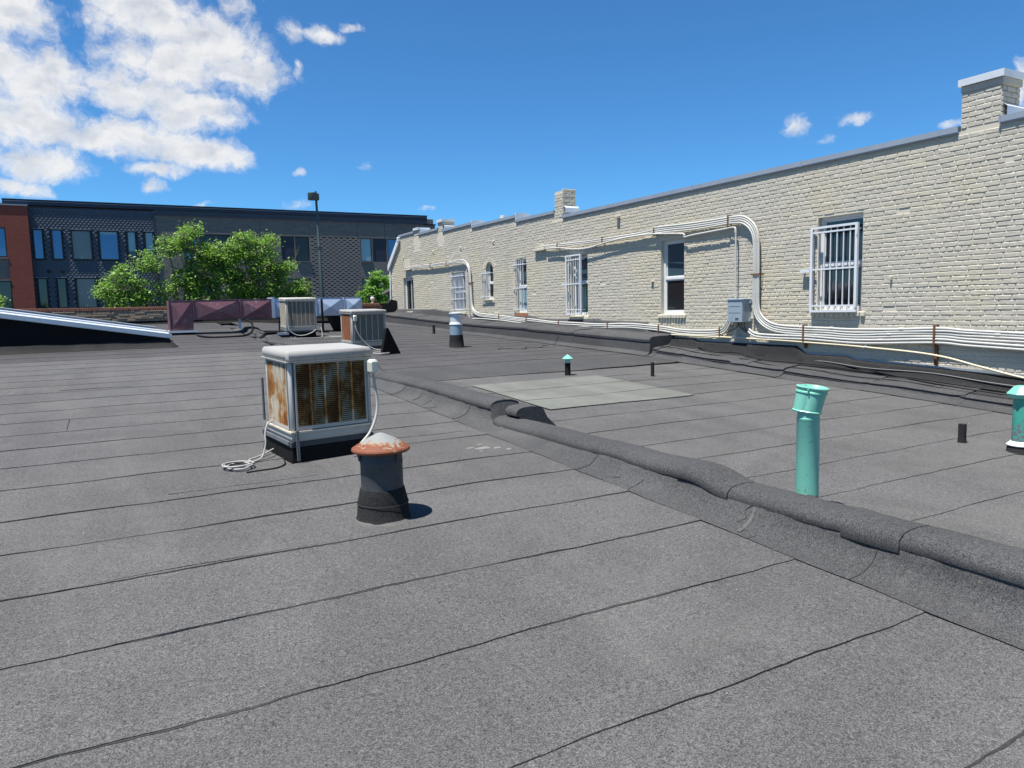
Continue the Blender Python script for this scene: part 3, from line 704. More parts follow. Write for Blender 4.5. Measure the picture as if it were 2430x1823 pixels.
# arches over the arched window and over the blind arch
def arch(yc, zc, hw, rs, d, n, parent=bld):
    for i in range(n):
        t0, t1 = math.pi*(.06+.88*i/n), math.pi*(.06+.88*(i+.86)/n)
        q = [(yc+(hw)*math.cos(t0), zc+rs*math.sin(t0)), (yc+(hw+d)*math.cos(t0), zc+(rs+d)*math.sin(t0)), (yc+(hw+d)*math.cos(t1), zc+(rs+d)*math.sin(t1)), (yc+hw*math.cos(t1), zc+rs*math.sin(t1))]
        mb = MB(); mb.prism([(W-.012, a, b) for a, b in q], (0, 0, 0), (.03, 0, 0)); mb.build('arch_brick', 'brick_paint', parent)
arch(ARCHC[0], ARCHC[1], ARCHC[2], ARCHC[3], .13, 13); arch(22.45, 1.58, .40, .24, .14, 17)
mb = MB(); mb.box((W-.014, 26.65, 1.66), (W+.01, 27.3, 1.98)); mb.build('render_patch', 'mortar_paint', bld)
# rowlock sills
for (a, b, zs) in ((7.36, 8.37, -.165), (11.42, 12.28, -.195)):
    n = int((b-a)/.085)
    for i in range(n):
        y0 = a+(b-a)*i/n; mb = MB(); pj = random.uniform(.045, .06)
        mb.bbox((W-pj, y0+.006, zs-.085), (W+.02, y0+(b-a)/n-.006, zs+random.uniform(-.004, .004)), .014); mb.build('sill_brick', 'mortar_paint', bld)
for (a, b, zs, h, p) in ((14.86, 15.68, -.22, .09, .04), (17.84, 18.5, -.13, .10, .03), (19.80, 20.42, .29, .09, .05), (21.82, 22.93, -.06, .09, .05), (26.38, 27.5, -.02, .15, .09)):
    mb = MB(); mb.bbox((W-p, a, zs-h), (W+.06, b, zs), .012); mb.build('window_sill', 'rot_wood' if abs(a-17.84) < .01 else 'sill_paint', bld)

def window(y0, y1, z0, z1, panes, rail=None, frame=.05, mull=None, blind=None, fm='vinyl', depth=.085, arched=False):
    """frame, sashes and panes set back in an opening; panes = materials top, bottom"""
    wn = MB(); x0, x1 = W+depth, W+depth+.05
    for q in ((y0, z0, y0+frame, z1), (y1-frame, z0, y1, z1), (y0+frame, z0, y1-frame, z0+frame), (y0+frame, z1-frame, y1-frame, z1)):
        wn.box((x0, q[0], q[1]), (x1, q[2], q[3]))
    o = wn.build('window', fm, bld)
    a, b, c_, d_ = y0+frame, y1-frame, z0+frame, z1-frame
    if rail is not None:
        r = MB(); r.box((x0-.012, a, rail-.022), (x1, b, rail+.022)); r.build('meeting_rail', fm, o)
        parts = [(c_, rail-.022, panes[1], x0+.018), (rail+.022, d_, panes[0], x0+.034)]
    else: parts = [(c_, d_, panes[0], x0+.025)]
    for (p, q, pm, px) in parts:
        st = MB(); sf = .028
        for e in ((a, p, a+sf, q), (b-sf, p, b, q), (a+sf, p, b-sf, p+sf), (a+sf, q-sf, b-sf, q)): st.box((px-.012, e[0], e[1]), (px+.012, e[2], e[3]))
        sh = st.build('sash', fm, o)
        pn = MB(); pn.box((px-.002, a+sf, p+sf), (px+.003, b-sf, q-sf)); pn.build('pane', pm, o)
    if mull:
        mm_ = MB()
        for yy in mull: mm_.box((x0-.006, yy-.018, c_), (x1-.004, yy+.018, d_))
        mm_.build('mullion', fm, o)
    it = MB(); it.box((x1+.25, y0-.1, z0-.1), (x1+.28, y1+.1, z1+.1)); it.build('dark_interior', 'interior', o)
    if blind:
        bm_ = MB(); zz = blind[0]
        while zz < blind[1]:
            bm_.add([(x0-.002, a+.03, zz), (x0-.002, b-.03, zz), (x0+.012, b-.03, zz+.012), (x0+.012, a+.03, zz+.012)], [(0, 3, 2, 1)]); zz += .026
        ob = bm_.build('blind_slats', blind[2], o); ob['kind'] = 'stuff'
    return o
window(7.45, 8.28, -.16, 1.38, ('glass_dark', 'glass_dark'), .60, .05)
window(11.49, 12.20, -.19, 1.36, ('glass_teal', 'glass_dark'), .56, .055)
window(14.91, 15.62, -.21, 1.29, ('glass_teal', 'glass_teal'), .62, .05, blind=None)
window(17.87, 18.47, -.12, 1.39, ('glass_teal', 'glass_pale'), .62, .045)
window(19.88, 20.35, .30, 1.42, ('glass_dark', 'glass_dark'), .80, .05)
window(21.85, 22.90, -.05, 1.25, ('glass_sky', 'glass_sky'), .60, .06, mull=(22.15, 22.5))
window(26.42, 27.45, -.02, 1.28, ('glass_dark',), None, .07, mull=(26.85,))
for (a, b, zl, zh) in ((11.62, 12.07, -.08, .48), (15.03, 15.5, -.1, 1.1)):
    mb = MB(); zz = zl
    while zz < zh: mb.box((W+.128, a, zz), (W+.134, b, zz+.004)); zz += .027
    ob = mb.build('blind_slats', 'blind', bld); ob['kind'] = 'stuff'

def grille(y0, y1, z0, z1, nb, rails, off, framed, ext=.0, bar_r=.0075):
    gx = W-off; root = MB()
    # wall stand-offs
    for yy in (y0-ext, y1+ext):
        for zz in rails: root.box((gx, yy-.012, zz-.010), (W+.004, yy+.012, zz+.010))
    o = root.build('window_grille', 'white_metal', bld)
    if framed:
        for q in ((y0-.022, z0, y0+.022, z1), (y1-.022, z0, y1+.022, z1), (y0+.022, z0, y1-.022, z0+.035), (y0+.022, z1-.035, y1-.022, z1)):
            f = MB(); f.box((gx-.022, q[0], q[1]), (gx+.022, q[2], q[3])); f.build('grille_frame', 'white_metal', o)
    for zz in rails:
        f = MB(); f.box((gx-.012, y0-(ext if not framed else -.022), zz-.013), (gx+.006, y1+(ext if not framed else -.022), zz+.013)); f.build('rail', 'white_metal', o)
    for i in range(nb):
        yy = y0+(y1-y0)*(i+(.5 if not framed else 1))/(nb+(0 if not framed else 1))
        f = MB(); f.box((gx-.005, yy-bar_r, z0), (gx+.0105, yy+bar_r, z1)); f.build('bar', 'white_metal', o)
    return o
go_ = grille(7.50, 8.33, -.175, 1.225, 6, (-.07, .53, 1.13), .075, True)
f = MB(); f.box((W-.105, 8.355, .49), (W-.05, 8.54, .545)); f.build('latch_arm', 'white_metal', go_)
f = MB(); f.box((W-.05, 8.50, .50), (W+.0, 8.53, .535)); f.build('latch_arm', 'white_metal', go_)
for zz in (-.05, 1.08):
    f = MB(); f.tube([(W-.10, 7.485, zz-.05), (W-.10, 7.485, zz+.05)], .011, 8); f.build('hinge', 'white_metal', go_)
go_ = grille(15.06, 15.68, -.19, 1.305, 5, (-.06, .58, 1.18), .11, True)
f = MB(); f.box((W-.14, 15.7, .56), (W-.08, 15.88, .60)); f.build('latch_arm', 'white_metal', go_)
grille(17.93, 18.50, -.06, 1.36, 5, (-.02, .58, 1.24), .05, False, .07)
grille(19.92, 20.52, .34, 1.16, 6, (.38, 1.10), .09, False, .06)
grille(21.88, 22.92, -.02, 1.20, 11, (.0, .36, .74, 1.12), .05, False, .02)

# coping, chimneys, ties, rake
def coping(y0, y1, zb, h=.082, step=2.6):
    y = y0
    while y < y1-.01:
        b = min(y+step, y1)
        if y1-b < .6: b = y1
        f = MB(); f.add([(W-.035, y+.002, zb-.02), (W-.035, b-.002, zb-.02), (W-.043, b-.002, zb+.004), (W-.043, y+.002, zb+.004), (W-.040, y+.002, zb+h), (W-.040, b-.002, zb+h), (W+.40, b-.002, zb+h+.02), (W+.40, y+.002, zb+h+.02), (W-.012, y+.002, zb-.02), (W-.012, b-.002, zb-.02)],
              [(0, 3, 2, 1), (3, 4, 5, 2), (4, 7, 6, 5), (0, 1, 9, 8)])
        f.add([(W-.040, y+.002, zb+.004), (W+.40, y+.002, zb+.004), (W+.40, y+.002, zb+h+.02), (W-.040, y+.002, zb+h)], [(0, 1, 2, 3)])
        f.build('coping_piece', 'galv', bld)
        f = MB(); f.box((W-.046, b-.012, zb-.012), (W-.036, b+.012, zb+h+.006)); f.build('coping_clip', 'galv', bld)
        y = b
for a, b, zb in ((-3, 5.48, 2.285), (6.02, 15.95, 2.275), (16.37, 18.38, 2.44), (18.36, 21.22, 2.57), (21.20, 23.50, 2.69), (23.90, 25.70, 2.79), (26.15, 27.74, 2.905)): coping(a, b, zb)
for y, zb in ((18.36, 2.50), (21.2, 2.62)):
    f = MB(); f.box((W-.038, y-.02, zb), (W+.42, y+.03, zb+.20)); f.build('coping_step', 'galv_white', bld)
def chimney(y0, y1, zb, zt, dep, cap):
    f = MB(); f.box((W+.004, y0+.012, zb-.3), (W+dep-.012, y1-.012, zt)); o = f.build('chimney', 'mortar_paint', bld)
    z = zb; i = 0
    while z < zt-.02:
        # bricks on the face turned towards the viewer (-Y) and on the street-side end
        x = W+.004
        for k in range(3):
            L_ = dep/2 if i % 2 == 0 else (dep/4 if k != 1 else dep/2)
            if x+L_ > W+dep+.01: break
            q = MB(); q.bbox((x+.004, y0-.006+random.uniform(-.003, .003), z+.005), (min(x+L_, W+dep)-.004, y0+.04, z+CH-.004), .008); q.build('chimney_brick', 'brick_paint', o); x += L_
        z += CH; i += 1
    if cap:
        q = MB(); q.bbox((W-.02, y0-.025, zt-.10), (W+dep+.02, y1+.02, zt-.015), .006); q.build('corbel_course', 'brick_paint', o)
        q = MB(); q.box((W-.05, y0-.045, zt-.012), (W+dep+.04, y1+.045, zt+.08)); q.build('cap_flashing', 'galv_white', o)
    q = MB(); q.add([(W+.03, y0-.06, zb+.02), (W+dep+.05, y0-.06, zb+.02), (W+dep+.05, y0-.06, zb+.14), (W+.03, y0-.06, zb+.14), (W+.03, y0+.0, zb+.19), (W+dep+.05, y0, zb+.19)], [(0, 1, 2, 3), (3, 2, 5, 4)]); q.build('base_flashing', 'galv_white', o)
    return o
chimney(5.49, 5.99, 2.36, 2.885, .44, True); chimney(15.97, 16.34, 2.40, 2.975, .41, False)
chimney(23.52, 23.88, 2.75, 3.05, .42, True); chimney(25.72, 26.12, 2.88, 3.0, .40, True)
f = MB(); f.lathe([(.10, 0), (.10, .95)], (W+2.2, 23.2, 2.35), 14); f.build('flue_pipe', 'galv_white', bld)
def star(y, z):
    f = MB(); vs = [(W-.045, y, z)]
    for i in range(10):
        a = math.pi*i/5+math.pi/2; r = .115 if i % 2 == 0 else .045
        vs.append((W-.008, y+r*math.cos(a), z+r*math.sin(a)))
    f.add(vs, [(0, 1+i, 1+(i+1) % 10) for i in range(10)]); f.add([(W+.004, p[1], p[2]) for p in vs[1:]]+vs[1:], [(i, (i+1) % 10, 10+(i+1) % 10, 10+i) for i in range(10)]); f.build('anchor_star', 'brick_paint', bld)
for y, z in ((27.32, 2.07), (24.38, 2.08), (22.09, 2.02), (19.78, 2.02)): star(y, z)
f = MB(); f.bbox((W-.09, 13.58, 2.0), (W+.01, 13.7, 2.06), .01); f.build('wall_bracket', 'brick_paint', bld)
f = MB(); f.bbox((W-.05, 6.93, .30), (W+.01, 6.96, .36), .008); f.build('wall_bracket', 'brick_paint', bld)
f = MB(); f.bbox((W-.06, 12.42, .50), (W+.01, 12.5, .53), .008); f.build('wall_bracket', 'brick_paint', bld)
# raking eave at the far end, its gutter and downpipe, and the small lean-to behind
f = MB(); f.prism([(W-.10, 27.66, 2.90), (W-.10, 28.95, 1.88), (W-.10, 28.95, 1.64), (W-.10, 27.66, 2.66)], (0, 0, 0), (.07, 0, 0)); f.build('rake_board', 'white_metal', bld)
f = MB(); f.bbox((W-.12, 27.60, 2.72), (W+.2, 27.74, 2.90), .02); f.build('gutter_end', 'galv_white', bld)
f = MB(); f.tube(smooth_path([(W-.03, 28.84, 1.7), (W-.04, 28.85, .9), (W-.05, 28.86, .35), (W-.10, 28.75, .12), (W-.16, 28.55, .02)], 6), .035, 8); f.build('downpipe', 'white_metal', bld)
f = MB(); f.prism([(W-.05, 28.85, .96), (W-.05, 29.9, .80), (W-.05, 29.9, .72), (W-.05, 28.85, .86)], (0, 0, 0), (1.2, 0, 0)); f.build('lean_to_roof', 'concrete_wall', bld)
f = MB(); f.box((W-.9, 28.2, -.5), (W-.42, 28.5, .33)); f.prism([(W-.42, 28.2, -.5), (W-.02, 28.2, -.5), (W-.02, 28.2, .42), (W-.25, 28.2, .48), (W-.42, 28.2, .33)], (0, 0, 0), (0, .3, 0)); f.build('parapet_return', 'membrane_dark', bld)

# ------------------------------------------------------------------ conduit pipes on the wall
def offset_path(pts, off, seed, x, wob=.006, n=7):
    P = smooth_path([(0, a, b) for a, b in pts], n); out = []
    for i, p in enumerate(P):
        t = P[min(i+1, len(P)-1)]-P[max(i-1, 0)]; t.normalize()
        nrm = Vector((0, -t.z, t.y)); s = i/len(P)*20
        q = p+nrm*(off+wob*nz(p.y*1.3, p.z*1.3, seed))
        out.append((x+.5*wob*nz(p.y*.9, seed), q.y, q.z))
    return out
def pipes(root, pts, n, pitch, r, x, material='pvc', seed=0, wob=.011, name='pipe'):
    for i in range(n):
        f = MB(); f.tube(offset_path(pts, (i-(n-1)/2)*pitch, seed+i*3.1, x, wob), r, 8); f.build(name, material, root, smooth=False, angle=60)
def strap(root, y, zc, h, x, vertical=False, material='rusty_strap'):
    f = MB()
    if vertical: f.box((x-.034, y-h/2, zc-.014), (x-.022, y+h/2, zc+.014)); f.box((x-.03, y-h/2-.012, zc-.014), (W, y-h/2, zc+.014)); f.box((x-.03, y+h/2, zc-.014), (W, y+h/2+.012, zc+.014))
    else: f.box((x-.034, y-.014, zc-h/2), (x-.022, y+.014, zc+h/2)); f.box((x-.03, y-.014, zc+h/2), (W, y+.014, zc+h/2+.012)); f.box((x-.03, y-.014, zc-h/2-.012), (W, y+.014, zc-h/2))
    f.build('strap', material, root)
XP = W-.075
cA = thing('conduit_bundle', 'four white conduits rising up the wall beside the grey box, bent at top and bottom', 'conduit', (XP, 9.5, -.5))
pA = [(2.0, -.58), (4.0, -.575), (5.0, -.53), (5.76, -.50), (6.21, -.475), (7.43, -.515), (8.0, -.495), (8.46, -.485), (8.95, -.46), (9.22, -.40), (9.42, -.27), (9.51, -.08), (9.52, .30), (9.52, .80), (9.54, 1.18), (9.64, 1.39), (9.84, 1.525), (10.10, 1.555), (10.6, 1.55), (11.4, 1.56), (12.32, 1.585)]
pipes(cA, pA, 4, .0395, .0205, XP, 'pvc', 1)
for (y, z, h, v) in ((6.21, -.475, .18, False), (8.46, -.485, .18, False), (9.52, .52, .18, True), (10.2, 1.55, .18, False)): strap(cA, y, z, h, XP, v)
for z in (-.06, .95, -.2): 
    f = MB(); f.tube([(XP, 9.53+.062, z-.03), (XP, 9.53+.062, z+.03)], .024, 10); f.build('coupling', 'pvc', cA)
for (y, i) in ((4.9, 0), (5.4, 2), (7.0, 1), (7.9, 3), (8.2, 0), (6.7, 3)):
    q = offset_path(pA, (i-1.5)*.041, 1+i*3.1, XP, .011); k = min(range(len(q)), key=lambda j: abs(q[j][1]-y)+(0 if q[j][2] < 0 else 9))
    f = MB(); f.tube([(XP, q[k][1]-.035, q[k][2]), (XP, q[k][1]+.035, q[k][2])], .0245, 10); f.build('coupling', 'pvc', cA)
cB = thing('conduit_bundle', 'two fat white conduits leaving the grey box and running right low along the wall', 'conduit', (XP, 7, -.62))
pB = [(2.0, -.70), (4.0, -.695), (5.0, -.66), (5.76, -.625), (6.21, -.60), (7.43, -.64), (8.46, -.605), (9.1, -.60), (9.5, -.58), (9.68, -.50)]
pipes(cB, pB, 2, .048, .022, XP-.004, 'pvc', 20, .004)
for (y, z) in ((6.21, -.60), (8.46, -.605)): strap(cB, y, z, .10, XP)
f = MB(); f.box((W-.05, 6.19, -.95), (W+.004, 6.23, -.40)); f.build('strut', 'rusty_strap', cB)
f = MB(); f.box((W-.05, 8.44, -.78), (W+.004, 8.48, -.40)); f.build('strut', 'rusty_strap', cB)
cC = thing('conduit', 'single thin yellowed conduit sloping down to the right below the white bundles', 'conduit', (XP, 8, -.7))
pipes(cC, [(2.6, -1.42), (4.2, -1.16), (5.0, -1.05), (5.59, -.93), (6.23, -.80), (7.32, -.725), (8.45, -.68), (10.06, -.64), (12.19, -.61), (14.6, -.545), (16.2, -.50)], 1, 0, .0155, XP-.01, 'pvc_yellow', 40, .004)
for y, z in ((7.3, -.725), (9.2, -.66)):
    f = MB(); f.tube([(XP-.01, y-.03, z+.004), (XP-.01, y+.03, z-.004)], .021, 10); f.build('coupling', 'pvc', cC)
cD = thing('conduit_bundle', 'three sagging white conduits from the grey box to the far riser low along the wall', 'conduit', (XP, 15, -.4))
pD = [(9.98, -.20), (10.10, -.24), (10.20, -.38), (10.32, -.51), (10.6, -.55), (11.11, -.565), (11.6, -.545), (12.18, -.49), (13.04, -.445), (14.13, -.455), (15.0, -.445), (16.12, -.42), (17.0, -.375), (17.78, -.33), (19.4, -.24), (20.4, -.185), (20.86, -.14), (21.12, -.04), (21.26, .14), (21.30, .5), (21.33, .9), (21.38, 1.25), (21.52, 1.46), (21.78, 1.565), (22.1, 1.59), (23.11, 1.58), (24.51, 1.59), (25.6, 1.62), (26.63, 1.645)]
pipes(cD, pD, 3, .0405, .0205, XP, 'pvc', 60, .012)
for (y, z, h, v) in ((10.4, -.53, .14, False), (12.18, -.49, .14, False), (14.0, -.455, .14, False), (16.12, -.42, .14, False), (17.78, -.33, .14, False), (19.4, -.24, .14, False), (21.33, .85, .15, True), (23.11, 1.58, .14, False), (24.51, 1.59, .14, False)): strap(cD, y, z, h, XP, v)
cE = thing('conduit_bundle', 'pair of thin white conduits beside the far riser, one dropping to the curb', 'conduit', (XP, 21.5, .3))
pipes(cE, [(21.2, -.30), (21.45, -.26), (21.50, -.15), (21.52, .3), (21.55, .9), (21.6, 1.3)], 1, 0, .014, XP+.01, 'pvc', 80)
pipes(cE, [(15.9, -.50), (17.8, -.42), (19.4, -.335), (20.6, -.285), (21.2, -.285)], 1, 0, .018, XP-.03, 'pvc', 84)
cF = thing('conduit_bundle', 'three drooping white conduits high on the wall above the middle windows', 'conduit', (XP, 14.5, 1.57))
pipes(cF, [(12.25, 1.585), (13.2, 1.56), (14.17, 1.56), (15.2, 1.575), (16.12, 1.60), (16.85, 1.63)], 2, .041, .0195, XP, 'pvc', 100, .010)
pipes(cF, [(10.2, 1.41), (11.11, 1.375), (11.38, 1.36), (11.44, 1.43), (12.32, 1.515), (13.2, 1.53), (14.0, 1.49), (14.7, 1.42), (15.4, 1.445), (16.1, 1.535), (16.7, 1.56)], 1, 0, .018, XP-.03, 'pvc', 110, .006)
for y, z in ((12.32, 1.56), (14.17, 1.545), (16.12, 1.58)): strap(cF, y, z, .14, XP)
f = MB(); f.bbox((W-.10, 16.78, 1.53), (W+.0, 17.35, 1.60), .01); f.build('support_ledge', 'mortar_paint', cF)
f = MB(); f.bbox((W-.10, 26.5, 1.56), (W+.0, 27.15, 1.61), .01); f.build('support_ledge', 'mortar_paint', cD)
cG = thing('conduit', 'thin grey vertical conduit above and below the grey box with an elbow at the top', 'conduit', (XP, 10.0, .5))
f = MB(); f.tube(smooth_path([(XP-.02, 10.22, 1.41), (XP-.02, 10.08, 1.415), (XP-.02, 10.01, 1.38), (XP-.02, 10.0, 1.2), (XP-.02, 10.0, .6), (XP-.02, 10.0, .05)], 5), .0165, 8); f.build('pipe', 'pvc', cG, angle=60)
f = MB(); f.tube([(XP-.02, 9.995, -.35), (XP-.02, 9.99, -.5), (XP-.02, 9.985, -.66)], .0165, 8); f.build('pipe', 'pvc', cG, angle=60)
f = MB(); f.tube([(XP-.02, 10.01, 1.31), (XP-.02, 10.01, 1.37)], .023, 10); f.tube([(XP-.02, 9.985, -.60), (XP-.02, 9.985, -.66)], .026, 10); f.build('coupling', 'pvc', cG)
# junction box
jb = thing('junction_box', 'blue-grey metal junction box on the wall with pipes entering its left side', 'junction box', (W, 9.9, -.35))
f = MB(); f.bbox((W-.24, 9.70, -.345), (W+.01, 10.06, .075), .008); f.build('box_body', 'box_grey', jb)
f = MB(); f.bbox((W-.255, 9.685, .062), (W+.0, 10.075, .088), .006); f.build('box_lid', 'box_grey', jb)
for z in (-.05, -.17): 
    f = MB(); f.box((W-.244, 9.74, z), (W-.2395, 10.02, z+.008)); f.build('louver', 'galv', jb)
for z in (-.28, -.305):
    f = MB(); f.box((W-.243, 9.78, z), (W-.2398, 9.86, z+.012)); f.build('warning_print', 'dark_frame', jb)
f = MB(); f.box((W-.06, 9.66, .0), (W, 9.70, .05)); f.box((W-.06, 9.66, -.33), (W, 9.70, -.28)); f.build('mounting_tab', 'box_grey', jb)
for i, (a, b) in enumerate([(9.74, 9.66), (9.80, 9.66), (9.86, 9.70), (9.90, 10.25)]):
    f = MB(); f.tube(smooth_path([(W-.12, a, -.34), (W-.125, a+.01, -.42), (W-.10, (a+b)/2, -.50), (W-.08, b, -.55)], 5), .008, 6); f.build('cable', 'cable_black', jb)

# loose cables along the curb
def cable(pts, r, label, material='cable_black'):
    P = smooth_path(pts, 8); f = MB(); f.tube([(p.x, p.y, p.z) for p in P], r, 6)
    o = f.build('cable', material); tag(o, label, 'cable'); return o
nt = near_top
cable([(10.05, 11.75, nt(11.7)+.05), (10.1, 11.2, nt(11.2)+.05), (10.05, 10.6, nt(10.6)+.04), (10.12, 9.6, nt(9.6)+.05), (10.0, 8.8, nt(8.8)+.035), (10.1, 8.0, nt(8)+.04), (10.0, 7.2, nt(7.2)+.035), (10.05, 6.4, nt(6.4)+.04), (10.0, 5.2, nt(5.2)+.035), (10.02, 3.0, nt(3)+.035)], .008, 'thin black cable lying along the top of the nearest wall curb')
cable([(10.47, 11.2, -.72), (10.40, 11.05, -.86), (10.3, 10.8, nt(10.8)+.10), (10.2, 10.3, nt(10.3)+.07), (10.25, 9.8, nt(9.8)+.10), (10.2, 9.2, nt(9.2)+.07), (10.25, 8.5, nt(8.5)+.09), (10.3, 7.9, nt(7.9)+.10), (10.3, 7.2, nt(7.2)+.09), (10.3, 6.4, nt(6.4)+.07), (10.28, 5.4, nt(5.4)+.07), (10.25, 3.0, nt(3)+.06)], .011, 'thick black cable drooping from the metal bar onto the wall curb')
cable([(10.46, 9.9, -.76), (10.42, 9.2, -.86), (10.40, 8.6, -.98), (10.38, 8.0, nt(8)+.16), (10.36, 7.2, nt(7.2)+.14), (10.38, 6.2, nt(6.2)+.16), (10.36, 5.2, nt(5.2)+.15), (10.36, 3.2, nt(3.2)+.14)], .008, 'pale grey cable sloping along the flashing under the metal bar', 'cable_grey')
cable([(10.44, 8.5, -.90), (10.40, 7.9, -1.0), (10.32, 7.2, nt(7.2)+.12), (10.22, 6.6, nt(6.6)+.08), (10.15, 5.8, nt(5.8)+.05), (10.12, 4.6, nt(4.6)+.05), (10.1, 3.0, nt(3)+.05)], .012, 'heavy black cable crossing the others on the nearest wall curb')
cable([(9.62, 14.9, zR(9.6, 14.9)+.25), (9.55, 15.0, zR(9.55, 15)+.02), (9.3, 15.1, zR(9.3, 15.1)+.012), (9.0, 14.7, zR(9, 14.7)+.012), (8.7, 14.9, zR(8.7, 14.9)+.012), (8.5, 14.55, zR(8.5, 14.5)+.012), (8.3, 14.65, zR(8.3, 14.6)+.012), (8.05, 14.9, zR(8.05, 14.9)+.012), (7.85, 14.7, zR(7.85, 14.7)+.012)], .007, 'tangled black wire lying on the far roof below the wall curb')
# ================================================================== evaporative coolers
def cooler(label, M0, yaw, w_, d_, zr, zb, zt, zlid, fm, sm, pad, post='cooler_post', nsl=36, cols=5, lidm='cooler_white', base_d=None, base_m='black_paint', ledge='ledge_rust', panm='cooler_paint', inset=.05):
    ca, sa = math.cos(yaw), math.sin(yaw)
    t = thing('evaporative_cooler', label, 'cooler', (M0[0], M0[1], zr), 'evaporative coolers on the roof')
    def T(p): return Vector((M0[0]+p.x*ca-p.y*sa, M0[1]+p.x*sa+p.y*ca, p.z+.045*p.y))
    def P(mb, nm, mt, parent=t, **k): return mb.xf(T).build(nm, mt, parent, **k)
    bd = base_d or d_
    b = MB(); i0 = inset
    b.add([(-.02, -.01, zr-.12), (w_+.0, -.01, zr-.12), (w_+.0, bd, zr-.12), (-.02, bd, zr-.12), (i0*.3, i0*.4, zb+.0), (w_-i0, i0*.4, zb), (w_-i0, bd-i0, zb), (i0*.3, bd-i0, zb)], [(0, 1, 5, 4), (1, 2, 6, 5), (2, 3, 7, 6), (3, 0, 4, 7), (4, 5, 6, 7)])
    P(b, 'base_curb', base_m)
    b = MB(); b.box((-.005, .004, zb-.045), (w_+.005, bd-.02, zb-.002)); P(b, 'base_frame', 'pipe_grey')
    pz = zb+.085
    b = MB(); r = .014
    b.add([(r, r, zb), (w_-r, r, zb), (w_-r, d_-r, zb), (r, d_-r, zb), (0, 0, zb+.03), (w_, 0, zb+.03), (w_, d_, zb+.03), (0, d_, zb+.03), (0, 0, pz), (w_, 0, pz), (w_, d_, pz), (0, d_, pz)],
          [(0, 3, 2, 1), (0, 1, 5, 4), (1, 2, 6, 5), (2, 3, 7, 6), (3, 0, 4, 7), (4, 5, 9, 8), (5, 6, 10, 9), (6, 7, 11, 10), (7, 4, 8, 11), (8, 9, 10, 11)])
    pan = P(b, 'water_pan', panm)
    b = MB(); b.box((-.012, -.014, pz-.004), (w_+.012, .012, pz+.012)); b.box((-.014, .0125, pz-.004), (.012, d_+.005, pz+.012)); P(b, 'pan_ledge', ledge, pan)
    b = MB(); b.box((.045, .045, pz), (w_-.045, d_-.045, zt-.005)); P(b, 'pad', pad)
    pw = .046
    for (u, v) in ((0, 0), (w_-pw, 0), (0, d_-pw), (w_-pw, d_-pw)):
        b = MB(); b.bbox((u, v, pz), (u+pw, v+pw, zt), .02); P(b, 'corner_post', post, angle=50)
    def panel(side, length, mt):
        # side: function (a, out, z) -> local point
        fr = MB(); z0, z1 = pz+.02, zt-.012; fw_ = .014
        def bx(a0, a1, o0, o1, q0, q1, mb):
            m8 = MB(); m8.box((a0, o0, q0), (a1, o1, q1)); m8.v = [tuple(side(*p)) for p in m8.v]; mb.add(m8.v, m8.f)
        A0, A1 = pw+.004, length-pw-.004
        bx(A0, A0+fw_, -.004, .02, z0, z1, fr); bx(A1-fw_, A1, -.004, .02, z0, z1, fr); bx(A0+fw_, A1-fw_, -.004, .02, z0, z0+.032, fr); bx(A0+fw_, A1-fw_, -.004, .02, z1-.018, z1, fr)
        po = P(fr, 'louver_panel', panm if mt != 'louver_orange' else 'cooler_paint')
        s0, s1 = z0+.032, z1-.018; a0, a1 = A0+fw_, A1-fw_
        nc = cols if length > .7*w_ else max(3, cols-1)
        for k in range(1, nc):
            aa = a0+(a1-a0)*k/nc; rb_ = MB(); bx(aa-.008, aa+.008, -.005, .012, s0, s1, rb_); P(rb_, 'rib', mt, po)
        sl_ = MB()
        pts = [side(a, o, zz) for a in (a0, a1) for (o, zz) in ((-.005, -.0042), (.0, -.0055), (.012, .0025), (.008, .0042))]
        sl_.add(pts, [(0, 1, 2, 3), (7, 6, 5, 4), (0, 4, 5, 1), (1, 5, 6, 2), (2, 6, 7, 3), (3, 7, 4, 0)])
        sl_.v = [(p[0], p[1], p[2]) for p in sl_.v]
        me = MB(); me.v = [tuple(T(Vector(p))-T(Vector((0, 0, 0)))) for p in sl_.v]; me.f = sl_.f; me.m = sl_.m
        mesh = me.mesh('slat', mt); org = T(Vector((0, 0, 0))); wl = Vector(wloc(po))
        for k in range(nsl):
            zz = s0+(s1-s0)*(k+.5)/nsl
            ob = inst('slat', mesh, po, (org.x-wl.x, org.y-wl.y, zz-wl.z))
        return po
    panel(lambda a, o, z: (a, o, z), w_, fm)
    panel(lambda a, o, z: (o, d_-a, z), d_, sm)
    b = MB(); b.box((w_-.02, pw, pz), (w_-.001, d_-pw, zt)); P(b, 'side_panel', panm)
    b = MB(); b.bbox((-.018, -.02, zt-.004), (w_+.018, d_+.018, zlid), .021)
    lid = P(b, 'lid', lidm, angle=40)
    b = MB(); b.box((-.024, -.026, zt-.012), (w_+.024, d_+.024, zt-.0045)); P(b, 'lid_flange', lidm, lid)
    for k in range(5):
        for (u, v) in (((w_)*(k+.5)/5, -.022), (-.02, d_*(k+.5)/5)):
            if k > 2 and v > 0: continue
            b = MB(); b.box((u-.005, v-.004, zt+.02), (u+.005, v+.004, zt+.03)); P(b, 'screw', 'perf_strip', lid)
    return t, T
def hose(nm, pts, r, mt, label=None, parent=None, n=8):
    f = MB(); f.tube([tuple(p) for p in smooth_path(pts, n)], r, 8); o = f.build(nm, mt, parent, angle=60)
    if label: tag(o, label, nm.replace('_', ' '))
    return o
